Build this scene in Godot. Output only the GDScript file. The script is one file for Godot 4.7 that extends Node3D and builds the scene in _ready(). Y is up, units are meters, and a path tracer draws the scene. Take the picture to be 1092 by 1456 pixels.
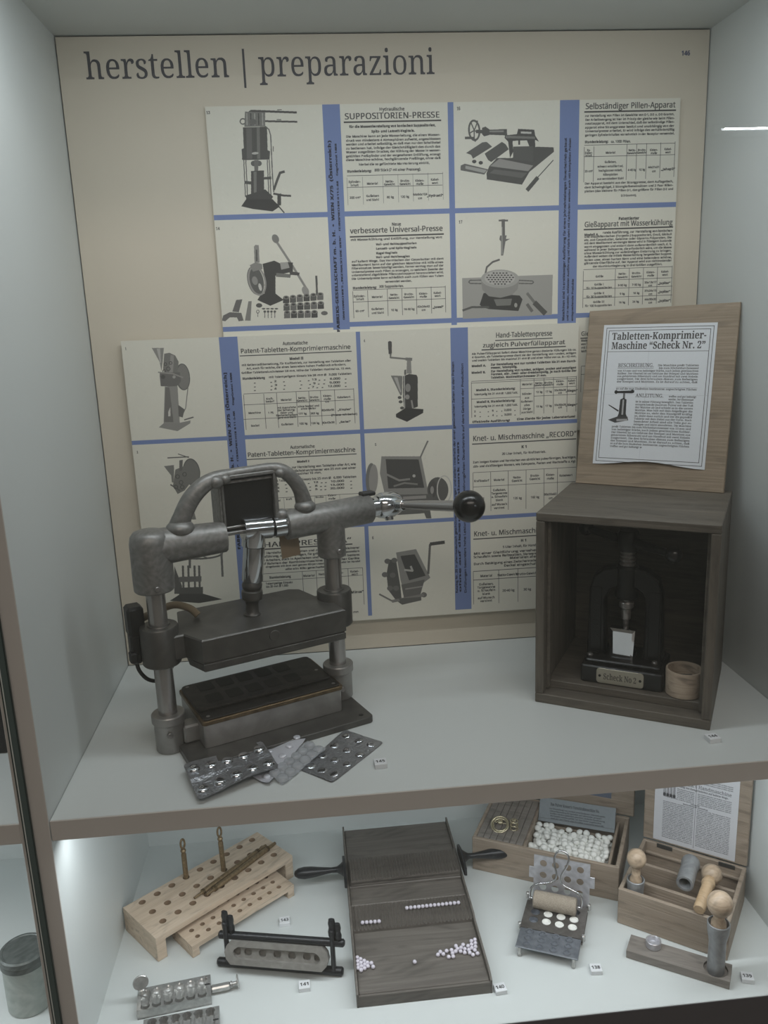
extends Node3D
# Museum showcase of pharmacy tools. Case: x 0..W, shelf top y = 0, back panel z = 0, front z = D.

const W := 0.80
const H := 0.7962
const D := 0.3685
const F := -0.2883
const ROOM_FLOOR := -1.10
const ROOM_TOP := 1.75
const CAM := Vector3(0.2759, 0.4683, 1.1089)
const CX := Vector3(0.99516, -0.03714, 0.09080)
const CY := Vector3(0.05732, 0.97134, -0.23073)
const CZ := Vector3(-0.07963, 0.23482, 0.96878)
const FOCAL := 1182.9

var M := {}
var names := {}
var rng := RandomNumberGenerator.new()


func _ready() -> void:
	rng.seed = 7
	# ---- camera
	var cam := Camera3D.new()
	cam.name = "camera"
	cam.fov = rad_to_deg(2.0 * atan(728.0 / FOCAL))
	cam.keep_aspect = Camera3D.KEEP_HEIGHT
	cam.near = 0.02
	cam.far = 30.0
	cam.transform = Transform3D(Basis(CX, CY, CZ), CAM)
	cam.current = true
	add_child(cam)
	# ---- surroundings and exposure
	var env := Environment.new()
	env.background_mode = Environment.BG_COLOR
	env.background_color = Color(0.02, 0.02, 0.022)
	env.tonemap_mode = Environment.TONE_MAPPER_LINEAR
	env.tonemap_exposure = 1.0
	env.sdfgi_enabled = true
	env.ssao_enabled = true
	env.ssil_enabled = true
	var we := WorldEnvironment.new()
	we.name = "surroundings"
	we.environment = env
	add_child(we)
	# ---- lights: a strip at the front of each compartment and one tube across the room
	strip_light(Vector3(0.40, H - 0.006, 0.325), 0.74, 0.172, Color(0.955, 0.985, 1.0), 10.0, "slim white light strip under the case ceiling above the metal press")
	strip_light(Vector3(0.40, -0.0216 - 0.006, 0.335), 0.76, 0.110, Color(0.955, 0.985, 1.0), 0.0, "slim white light strip under the shelf above the pill board")
	strip_light(Vector3(-0.44, H - 0.006, 0.325), 0.74, 0.172, Color(0.955, 0.985, 1.0), 10.0, "slim white light strip under the ceiling of the neighbouring case")
	strip_light(Vector3(-0.44, -0.0216 - 0.006, 0.335), 0.76, 0.110, Color(0.955, 0.985, 1.0), 0.0, "slim white light strip under the neighbouring shelf above the tin")
	room_tube()
	room_panel()
	materials()
	case_shell()
	panel_print()
	posters()
	press()
	wooden_case()
	blister_packs()
	racks()
	clamp_mould()
	open_moulds()
	pill_board()
	cachet_machine()
	cachet_box()
	stamp_box()
	stamp_board()
	neighbours()
	number_tags()


# ------------------------------------------------------------------ helpers: nodes
func numbered(n: String) -> String:
	if not names.has(n):
		names[n] = 0
		return n
	names[n] += 1
	return "%s_%03d" % [n, names[n]]


func thing(n: String, label: String, category: String, at := Vector3.ZERO, turn := 0.0, group := "") -> Node3D:
	var o := Node3D.new()
	o.name = numbered(n)
	add_child(o)
	o.position = at
	o.rotation_degrees.y = turn
	tag(o, label, category, group)
	return o


func tag(o: Node, label: String, category: String, group := "") -> void:
	o.set_meta("label", label)
	o.set_meta("category", category)
	if group:
		o.set_meta("group", group)


func part(n: String, st: SurfaceTool, m: Material, parent: Node = null, label := "") -> MeshInstance3D:
	var o := MeshInstance3D.new()
	o.mesh = st.commit()
	o.material_override = m
	if parent == null:
		o.name = numbered(n)
		add_child(o)
	else:
		o.name = n
		parent.add_child(o, true)
	if label:
		o.set_meta("label", label)
	return o


func structure(n: String, st: SurfaceTool, m: Material, label: String) -> MeshInstance3D:
	var o := part(n, st, m)
	o.set_meta("kind", "structure")
	o.set_meta("label", label)
	return o


func letters(n: String, text: String, font: String, weight: int, height: float, width: float, m: Material, X: Transform3D, parent: Node, depth := 0.0004) -> MeshInstance3D:
	# lettering centred at X, reading along its x, facing its z; height is the size of the capitals
	var f := SystemFont.new()
	f.font_names = [font]
	f.font_weight = weight
	var tm := TextMesh.new()
	tm.font = f
	tm.text = text
	tm.font_size = 64
	tm.pixel_size = 0.001
	tm.depth = 0.001
	tm.curve_step = 1.0
	tm.horizontal_alignment = HORIZONTAL_ALIGNMENT_CENTER
	tm.vertical_alignment = VERTICAL_ALIGNMENT_CENTER
	var bb := tm.get_aabb()
	var k := height / (64.0 * 0.714 * 0.001)
	var kx := width / bb.size.x if width > 0.0 else k
	var o := MeshInstance3D.new()
	o.name = n
	o.mesh = tm
	o.material_override = m
	o.transform = X * Transform3D(Basis(Vector3(kx, 0, 0), Vector3(0, k, 0), Vector3(0, 0, depth / 0.001)), Vector3.ZERO) * Transform3D(Basis(), Vector3(-bb.get_center().x, -bb.get_center().y, 0))
	parent.add_child(o, true)
	return o


# ------------------------------------------------------------------ helpers: shapes
func S() -> SurfaceTool:
	var st := SurfaceTool.new()
	st.begin(Mesh.PRIMITIVE_TRIANGLES)
	return st


func tri(st: SurfaceTool, a: Vector3, b: Vector3, c: Vector3, na: Vector3, nb: Vector3, nc: Vector3) -> void:
	var g := (b - a).cross(c - a)
	if g.length_squared() < 1e-20:
		return
	st.set_normal(na)
	st.add_vertex(a)
	if g.dot(na + nb + nc) > 0.0:
		st.set_normal(nc)
		st.add_vertex(c)
		st.set_normal(nb)
		st.add_vertex(b)
	else:
		st.set_normal(nb)
		st.add_vertex(b)
		st.set_normal(nc)
		st.add_vertex(c)


func quad(st: SurfaceTool, a: Vector3, b: Vector3, c: Vector3, d: Vector3, n: Vector3) -> void:
	tri(st, a, b, c, n, n, n)
	tri(st, a, c, d, n, n, n)


func quads(st: SurfaceTool, a: Vector3, b: Vector3, c: Vector3, d: Vector3, na: Vector3, nb: Vector3, nc: Vector3, nd: Vector3) -> void:
	tri(st, a, b, c, na, nb, nc)
	tri(st, a, c, d, na, nc, nd)


func bx(st: SurfaceTool, c: Vector3, s: Vector3, b := 0.0007, X := Transform3D()) -> void:
	# box with chamfered edges
	var h := s * 0.5
	b = minf(b, 0.45 * minf(s.x, minf(s.y, s.z)))
	var B := X.basis
	for i in 3:
		var j := (i + 1) % 3
		var k := (i + 2) % 3
		for e in [-1.0, 1.0]:
			var n := Vector3()
			n[i] = e
			var q := []
			for uv in [[-1, -1], [1, -1], [1, 1], [-1, 1]]:
				var p := Vector3()
				p[i] = e * h[i]
				p[j] = uv[0] * (h[j] - b)
				p[k] = uv[1] * (h[k] - b)
				q.append(X * (c + p))
			quad(st, q[0], q[1], q[2], q[3], (B * n).normalized())
			if b > 0.0:
				for e2 in [-1.0, 1.0]:
					var n2 := Vector3()
					n2[i] = e
					n2[j] = e2
					var r := []
					for w in [[0, -1], [0, 1], [1, 1], [1, -1]]:
						var p := Vector3()
						p[i] = e * (h[i] - (b if w[0] else 0.0))
						p[j] = e2 * (h[j] - (0.0 if w[0] else b))
						p[k] = w[1] * (h[k] - b)
						r.append(X * (c + p))
					quad(st, r[0], r[1], r[2], r[3], (B * n2).normalized())
	if b > 0.0:
		for x in [-1.0, 1.0]:
			for y in [-1.0, 1.0]:
				for z in [-1.0, 1.0]:
					var sg := Vector3(x, y, z)
					var p := sg * h
					var n := (B * sg).normalized()
					tri(st, X * (c + p - Vector3(0, y, z) * b), X * (c + p - Vector3(x, 0, z) * b), X * (c + p - Vector3(x, y, 0) * b), n, n, n)


func lathe(st: SurfaceTool, prof: Array, X := Transform3D(), seg := 28, sharp := 0.6) -> void:
	# profile of Vector2(radius, y), going up the outside
	var n := prof.size()
	var nn := []
	for i in n - 1:
		var d: Vector2 = prof[i + 1] - prof[i]
		nn.append(Vector2(d.y, -d.x).normalized())
	for i in n - 1:
		var n0: Vector2 = nn[i]
		var n1: Vector2 = nn[i]
		if i > 0 and absf(nn[i].angle_to(nn[i - 1])) < sharp:
			n0 = (nn[i] + nn[i - 1]).normalized()
		if i < n - 2 and absf(nn[i].angle_to(nn[i + 1])) < sharp:
			n1 = (nn[i] + nn[i + 1]).normalized()
		var a: Vector2 = prof[i]
		var b: Vector2 = prof[i + 1]
		for k in seg:
			var t0 := TAU * k / seg
			var t1 := TAU * (k + 1) / seg
			var c0 := Vector3(cos(t0), 0, sin(t0))
			var c1 := Vector3(cos(t1), 0, sin(t1))
			var y := Vector3.UP
			quads(st, X * (c0 * a.x + y * a.y), X * (c1 * a.x + y * a.y), X * (c1 * b.x + y * b.y), X * (c0 * b.x + y * b.y),
				X.basis * (c0 * n0.x + y * n0.y), X.basis * (c1 * n0.x + y * n0.y), X.basis * (c1 * n1.x + y * n1.y), X.basis * (c0 * n1.x + y * n1.y))


func along(a: Vector3, b: Vector3) -> Transform3D:
	# y axis from a towards b
	var y := (b - a).normalized()
	var x := y.cross(Vector3.RIGHT if absf(y.x) < 0.8 else Vector3.BACK).normalized()
	return Transform3D(Basis(x, y, x.cross(y)), a)


func cyl(st: SurfaceTool, a: Vector3, b: Vector3, r0: float, r1 := -1.0, seg := 24, bev := 0.0007) -> void:
	if r1 < 0.0:
		r1 = r0
	var l := a.distance_to(b)
	bev = minf(bev, minf(minf(r0, r1) * 0.4, l * 0.4))
	lathe(st, [Vector2(0, 0), Vector2(r0 - bev, 0), Vector2(r0, bev), Vector2(r1, l - bev), Vector2(r1 - bev, l), Vector2(0, l)], along(a, b), seg)


func ring(st: SurfaceTool, a: Vector3, b: Vector3, ro: float, ri: float, seg := 28, bev := 0.0005) -> void:
	# open pipe
	var l := a.distance_to(b)
	lathe(st, [Vector2(ri, 0), Vector2(ro - bev, 0), Vector2(ro, bev), Vector2(ro, l - bev), Vector2(ro - bev, l), Vector2(ri + bev, l), Vector2(ri, l - bev), Vector2(ri, 0)], along(a, b), seg)


func ball(st: SurfaceTool, c: Vector3, r: float, X := Transform3D(), seg := 24, squash := 1.0) -> void:
	var prof := []
	var rows := maxi(6, seg / 2)
	for i in rows + 1:
		var t := PI * i / rows - PI / 2
		prof.append(Vector2(maxf(0.0, r * cos(t)), r * squash * sin(t)))
	lathe(st, prof, X * Transform3D(Basis(), c), seg, 1.2)


func smooth_path(pts: Array, steps := 5) -> Array:
	var o := []
	for i in pts.size() - 1:
		var p0: Vector3 = pts[maxi(i - 1, 0)]
		var p3: Vector3 = pts[mini(i + 2, pts.size() - 1)]
		for k in steps:
			o.append(pts[i].cubic_interpolate(pts[i + 1], p0, p3, float(k) / steps))
	o.append(pts[-1])
	return o


func tube(st: SurfaceTool, pts: Array, rad, seg := 12) -> void:
	# sweep of a round section; rad is a number or a list spread over the length
	var n := pts.size()
	var t0: Vector3 = (pts[1] - pts[0]).normalized()
	var x := t0.cross(Vector3.UP if absf(t0.y) < 0.9 else Vector3.RIGHT).normalized()
	var rings := []
	var norms := []
	for i in n:
		var t: Vector3 = ((pts[mini(i + 1, n - 1)] - pts[maxi(i - 1, 0)]) as Vector3).normalized()
		x = (x - t * x.dot(t)).normalized()
		var y := t.cross(x)
		var r: float
		if rad is Array:
			var s: float = float(i) / (n - 1) * (rad.size() - 1)
			var k := mini(int(s), rad.size() - 2)
			r = lerpf(rad[k], rad[k + 1], s - k)
		else:
			r = rad
		var ra := []
		var na := []
		for k in seg:
			var a := TAU * k / seg
			var d := x * cos(a) + y * sin(a)
			ra.append(pts[i] + d * r)
			na.append(d)
		rings.append(ra)
		norms.append(na)
	for i in n - 1:
		for k in seg:
			var k2 := (k + 1) % seg
			quads(st, rings[i][k], rings[i][k2], rings[i + 1][k2], rings[i + 1][k], norms[i][k], norms[i][k2], norms[i + 1][k2], norms[i + 1][k])
	for e in [0, n - 1]:
		var d: Vector3 = (pts[0] - pts[1]).normalized() if e == 0 else (pts[n - 1] - pts[n - 2]).normalized()
		for k in seg:
			tri(st, pts[e], rings[e][k], rings[e][(k + 1) % seg], d, d, d)


func inset(poly: Array, b: float) -> Array:
	var area := 0.0
	var n := poly.size()
	for i in n:
		area += poly[i].cross(poly[(i + 1) % n])
	var sg := 1.0 if area > 0.0 else -1.0
	var o := []
	for i in n:
		var p: Vector2 = poly[i]
		var d0: Vector2 = (p - poly[(i + n - 1) % n]).normalized()
		var d1: Vector2 = (poly[(i + 1) % n] - p).normalized()
		var n0 := Vector2(-d0.y, d0.x) * sg
		var n1 := Vector2(-d1.y, d1.x) * sg
		var m := (n0 + n1).normalized()
		o.append(p + m * b / maxf(0.35, m.dot(n0)))
	return o


func extrude(st: SurfaceTool, poly: Array, y0: float, y1: float, b := 0.0005, X := Transform3D()) -> void:
	# polygon of Vector2(x, z) raised from y0 to y1
	var n := poly.size()
	var ins := inset(poly, b) if b > 0.0 else poly
	var idx := Geometry2D.triangulate_polygon(PackedVector2Array(ins))
	var v := func(p: Vector2, y: float) -> Vector3: return X * Vector3(p.x, y, p.y)
	for i in range(0, idx.size(), 3):
		for e in [[y0, -1.0], [y1, 1.0]]:
			var nn: Vector3 = X.basis * Vector3(0, e[1], 0)
			tri(st, v.call(ins[idx[i]], e[0]), v.call(ins[idx[i + 1]], e[0]), v.call(ins[idx[i + 2]], e[0]), nn, nn, nn)
	var area := 0.0
	for i in n:
		area += poly[i].cross(poly[(i + 1) % n])
	var sg := 1.0 if area > 0.0 else -1.0
	var en := []
	for i in n:
		var d: Vector2 = (poly[(i + 1) % n] - poly[i]).normalized()
		en.append(Vector2(d.y, -d.x) * sg)
	for i in n:
		var j := (i + 1) % n
		var n0: Vector2 = en[i]
		var n1: Vector2 = en[i]
		if absf(en[i].angle_to(en[(i + n - 1) % n])) < 0.5:
			n0 = (en[i] + en[(i + n - 1) % n]).normalized()
		if absf(en[i].angle_to(en[j])) < 0.5:
			n1 = (en[i] + en[j]).normalized()
		var a: Vector3 = X.basis * Vector3(n0.x, 0, n0.y)
		var c: Vector3 = X.basis * Vector3(n1.x, 0, n1.y)
		quads(st, v.call(poly[i], y0 + b), v.call(poly[j], y0 + b), v.call(poly[j], y1 - b), v.call(poly[i], y1 - b), a, c, c, a)
		if b > 0.0:
			for e in [[y0, y0 + b, -1.0], [y1, y1 - b, 1.0]]:
				var up: Vector3 = X.basis * Vector3(0, e[2], 0)
				var a2 := (a + up).normalized()
				var c2 := (c + up).normalized()
				quads(st, v.call(poly[i], e[1]), v.call(poly[j], e[1]), v.call(ins[j], e[0]), v.call(ins[i], e[0]), a2, c2, c2, a2)


func round_rect(x0: float, z0: float, x1: float, z1: float, r: float, seg := 4) -> Array:
	var o := []
	var cs := [[Vector2(x1 - r, z1 - r), 0.0], [Vector2(x0 + r, z1 - r), PI / 2], [Vector2(x0 + r, z0 + r), PI], [Vector2(x1 - r, z0 + r), PI * 1.5]]
	for c in cs:
		for i in seg + 1:
			var a: float = c[1] + PI / 2 * i / seg
			o.append(c[0] + Vector2(cos(a), sin(a)) * r)
	return o


func hole_plate(st: SurfaceTool, xe: Array, ze: Array, r: float, y0: float, y1: float, X := Transform3D(), skip := [], czs := [], walls: SurfaceTool = null) -> void:
	# plate cut in cells by the edges xe and ze; every cell has a round through hole, save the skipped ones and the margins (negative width marker: cells listed in skip)
	var nx := xe.size() - 1
	var nz := ze.size() - 1
	var up := X.basis * Vector3.UP
	for i in nx:
		for j in nz:
			var a := Vector2(xe[i], ze[j])
			var b := Vector2(xe[i + 1], ze[j + 1])
			if skip.has(Vector2i(i, j)):
				for y in [[y0, -1.0], [y1, 1.0]]:
					quad(st, X * Vector3(a.x, y[0], a.y), X * Vector3(b.x, y[0], a.y), X * Vector3(b.x, y[0], b.y), X * Vector3(a.x, y[0], b.y), up * y[1])
				continue
			var c := (a + b) / 2
			if czs:
				c.y = czs[j]
			var per := []
			for s in 4:
				for k in 5:
					var t := k / 5.0
					per.append([Vector2(lerpf(a.x, b.x, t), a.y), Vector2(b.x, lerpf(a.y, b.y, t)), Vector2(lerpf(b.x, a.x, t), b.y), Vector2(a.x, lerpf(b.y, a.y, t))][s])
			for k in 20:
				var p: Vector2 = per[k]
				var q: Vector2 = per[(k + 1) % 20]
				var dp := (p - c).normalized()
				var dq := (q - c).normalized()
				var hp := c + dp * r
				var hq := c + dq * r
				for y in [[y0, -1.0], [y1, 1.0]]:
					quad(st, X * Vector3(p.x, y[0], p.y), X * Vector3(q.x, y[0], q.y), X * Vector3(hq.x, y[0], hq.y), X * Vector3(hp.x, y[0], hp.y), up * y[1])
				var np := X.basis * Vector3(-dp.x, 0, -dp.y)
				var nq := X.basis * Vector3(-dq.x, 0, -dq.y)
				quads(walls if walls else st, X * Vector3(hp.x, y0, hp.y), X * Vector3(hq.x, y0, hq.y), X * Vector3(hq.x, y1, hq.y), X * Vector3(hp.x, y1, hp.y), np, nq, nq, np)
	var x0: float = xe[0]
	var x1: float = xe[-1]
	var z0: float = ze[0]
	var z1: float = ze[-1]
	for e in [[Vector2(x0, z0), Vector2(x1, z0), Vector3(0, 0, -1)], [Vector2(x0, z1), Vector2(x1, z1), Vector3(0, 0, 1)], [Vector2(x0, z0), Vector2(x0, z1), Vector3(-1, 0, 0)], [Vector2(x1, z0), Vector2(x1, z1), Vector3(1, 0, 0)]]:
		quad(st, X * Vector3(e[0].x, y0, e[0].y), X * Vector3(e[1].x, y0, e[1].y), X * Vector3(e[1].x, y1, e[1].y), X * Vector3(e[0].x, y1, e[0].y), X.basis * e[2])


func turn(axis: Vector3, deg: float, at := Vector3.ZERO) -> Transform3D:
	return Transform3D(Basis(axis.normalized(), deg_to_rad(deg)), at)


# ------------------------------------------------------------------ helpers: from pixels of the photograph to points on known planes
func ray(x: float, y: float) -> Vector3:
	return Basis(CX, CY, CZ) * Vector3((x - 546.0) / FOCAL, -(y - 728.0) / FOCAL, -1.0)


func on_y(x: float, y: float, h: float) -> Vector3:
	var d := ray(x, y)
	return CAM + d * ((h - CAM.y) / d.y)


func on_z(x: float, y: float, z: float) -> Vector3:
	var d := ray(x, y)
	return CAM + d * ((z - CAM.z) / d.z)


# ------------------------------------------------------------------ lights
func strip_light(at: Vector3, length: float, energy: float, col: Color, tilt: float, label: String) -> void:
	var t := thing("light_strip", label, "light", at + Vector3(0, 0.006, 0))
	var a := S()
	bx(a, Vector3(0, -0.0025, 0), Vector3(length + 0.01, 0.005, 0.018), 0.0005)
	part("housing", a, plain_mat("lamp housing", Color(0.75, 0.76, 0.76), 0.5), t)
	var b := S()
	bx(b, Vector3(0, -0.0055, 0), Vector3(length, 0.001, 0.012), 0.0)
	var m := plain_mat("lamp diffuser", Color(0.95, 0.95, 0.95), 0.6)
	m.emission_enabled = true
	m.emission = col
	m.emission_energy_multiplier = 1.0
	part("diffuser", b, m, t)
	var l := AreaLight3D.new()
	l.name = "strip_glow"
	l.area_size = Vector2(length, 0.012)
	l.light_energy = energy
	l.light_color = col
	l.shadow_enabled = true
	l.area_range = 6.0
	l.area_attenuation = 2.0
	l.position = at + Vector3(0, -0.0035, -0.003)
	l.rotation_degrees = Vector3(-90 + tilt, 0, 0)
	add_child(l)


func room_tube() -> void:
	# the tube whose mirror image is the bright line in the glass, on the wall across the room
	var g := D + 0.006
	var p := on_z(1022, 184, g)
	var d := (p - CAM)
	d.z = -d.z
	var z := 3.05
	var q := p + d * ((z - g) / d.z)
	var t := thing("tube_light", "white fluorescent tube light on the wall across the room", "light", Vector3(q.x + 0.62, q.y, z), 0.0)
	var col := Color(0.95, 0.98, 1.0)
	var a := S()
	bx(a, Vector3(0, 0, 0.03), Vector3(1.27, 0.05, 0.03), 0.002)
	part("housing", a, plain_mat("tube housing", Color(0.25, 0.25, 0.25), 0.6), t)
	for s in [-1.0, 1.0]:
		var e := S()
		bx(e, Vector3(s * 0.622, 0, 0.005), Vector3(0.02, 0.03, 0.03), 0.002)
		part("socket", e, plain_mat("lamp housing", Color(0.75, 0.76, 0.76), 0.5), t)
	var b := S()
	cyl(b, Vector3(-0.61, 0, 0), Vector3(0.61, 0, 0), 0.004)
	var m := plain_mat("tube glow", Color(0.95, 0.95, 0.95), 0.6)
	m.emission_enabled = true
	m.emission = col
	m.emission_energy_multiplier = 14.0
	part("tube", b, m, t)
	var l := AreaLight3D.new()
	l.name = "tube_glow"
	l.area_size = Vector2(1.2, 0.006)
	l.light_energy = 0.5
	l.light_color = col
	l.shadow_enabled = true
	l.area_range = 8.0
	l.area_attenuation = 2.0
	l.position = t.position + Vector3(0, 0, -0.009)
	add_child(l)


func room_panel() -> void:  # unseen panel, added as soft room light on the front edges
	var at := Vector3(0.55, ROOM_TOP, 2.1)
	var t := thing("added_ceiling_panel", "unseen white ceiling light panel added to brighten the room", "light", at)
	var a := S()
	bx(a, Vector3(0, -0.01, 0), Vector3(1.84, 0.02, 0.64), 0.002)
	part("housing", a, plain_mat("lamp housing", Color(0.75, 0.76, 0.76), 0.5), t)
	var b := S()
	bx(b, Vector3(0, -0.021, 0), Vector3(1.8, 0.002, 0.6), 0.0)
	var m := plain_mat("panel glow", Color(0.95, 0.95, 0.95), 0.6)
	m.emission_enabled = true
	m.emission = Color(1.0, 0.96, 0.92)
	m.emission_energy_multiplier = 1.0
	part("diffuser", b, m, t)
	var l := AreaLight3D.new()
	l.name = "panel_glow"
	l.area_size = Vector2(1.8, 0.6)
	l.light_energy = 1.4
	l.light_color = Color(1.0, 0.96, 0.92)
	l.shadow_enabled = true
	l.area_range = 8.0
	l.area_attenuation = 2.0
	l.position = at + Vector3(0, -0.024, 0)
	l.rotation_degrees = Vector3(-90, 0, 0)
	add_child(l)


# ------------------------------------------------------------------ materials
func plain_mat(n: String, c: Color, rough: float, metal := 0.0) -> StandardMaterial3D:
	if M.has(n):
		return M[n]
	var m := StandardMaterial3D.new()
	m.resource_name = n
	m.albedo_color = c
	m.roughness = rough
	m.metallic = metal
	M[n] = m
	return m


func noise(s: int, freq: float, oct := 4) -> FastNoiseLite:
	var n := FastNoiseLite.new()
	n.seed = s
	n.noise_type = FastNoiseLite.TYPE_SIMPLEX_SMOOTH
	n.frequency = freq
	n.fractal_octaves = oct
	return n


func tile_noise(n: FastNoiseLite, x: float, y: float, size: float, kx := 1.0, ky := 1.0) -> float:
	# seamless over the square by walking two circles
	var a := x / size * TAU
	var b := y / size * TAU
	return n.get_noise_3d(cos(a) * kx * 40.0 + cos(b) * ky * 40.0 * 0.35, sin(a) * kx * 40.0 + sin(b) * ky * 40.0, cos(b) * ky * 40.0)


func wood_mat(n: String, dark: Color, light: Color, s: int, rough := 0.6, scale := Vector3(4, 14, 14), stain := 0.25) -> StandardMaterial3D:
	if M.has(n):
		return M[n]
	var size := 192
	var im := Image.create(size, size, false, Image.FORMAT_RGB8)
	var hm := Image.create(size, size, false, Image.FORMAT_RGB8)
	var broad := noise(s, 0.022, 3)
	var fine := noise(s + 1, 0.06, 2)
	var spot := noise(s + 2, 0.03, 3)
	for y in size:
		for x in size:
			var g := 0.5 + 0.8 * tile_noise(broad, x, y, size, 0.25, 1.0)
			var fi := tile_noise(fine, x, y, size, 0.22, 2.2)
			var v := clampf(g * 0.7 + 0.15 + fi * 0.45, 0.0, 1.0)
			var c := dark.lerp(light, v)
			var d := tile_noise(spot, x, y, size, 1.0, 1.0)
			c = c.darkened(clampf((d - 0.1) * stain * 2.0, 0.0, 0.6))
			im.set_pixel(x, y, c)
			var h := clampf(0.5 + fi * 0.5, 0.0, 1.0)
			hm.set_pixel(x, y, Color(h, h, h))
	var m := plain_mat(n, Color.WHITE, rough)
	m.albedo_texture = ImageTexture.create_from_image(im)
	m.heightmap_enabled = true
	m.heightmap_texture = ImageTexture.create_from_image(hm)
	m.heightmap_scale = 0.03
	m.uv1_triplanar = true
	m.uv1_scale = scale
	m.uv1_triplanar_sharpness = 8.0
	return m


func blotch_mat(n: String, a: Color, b: Color, s: int, rough: float, metal: float, scale: float, freq := 0.03, relief := 0.0, octaves := 4) -> StandardMaterial3D:
	if M.has(n):
		return M[n]
	var size := 160
	var im := Image.create(size, size, false, Image.FORMAT_RGB8)
	var hm := Image.create(size, size, false, Image.FORMAT_RGB8)
	var no := noise(s, freq, octaves)
	for y in size:
		for x in size:
			var v := clampf(0.5 + 0.9 * tile_noise(no, x, y, size), 0.0, 1.0)
			im.set_pixel(x, y, a.lerp(b, v))
			hm.set_pixel(x, y, Color(v, v, v))
	var m := plain_mat(n, Color.WHITE, rough, metal)
	m.albedo_texture = ImageTexture.create_from_image(im)
	if relief > 0.0:
		m.heightmap_enabled = true
		m.heightmap_texture = ImageTexture.create_from_image(hm)
		m.heightmap_scale = relief
	m.uv1_triplanar = true
	m.uv1_scale = Vector3.ONE * scale
	m.uv1_triplanar_sharpness = 4.0
	return m


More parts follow.
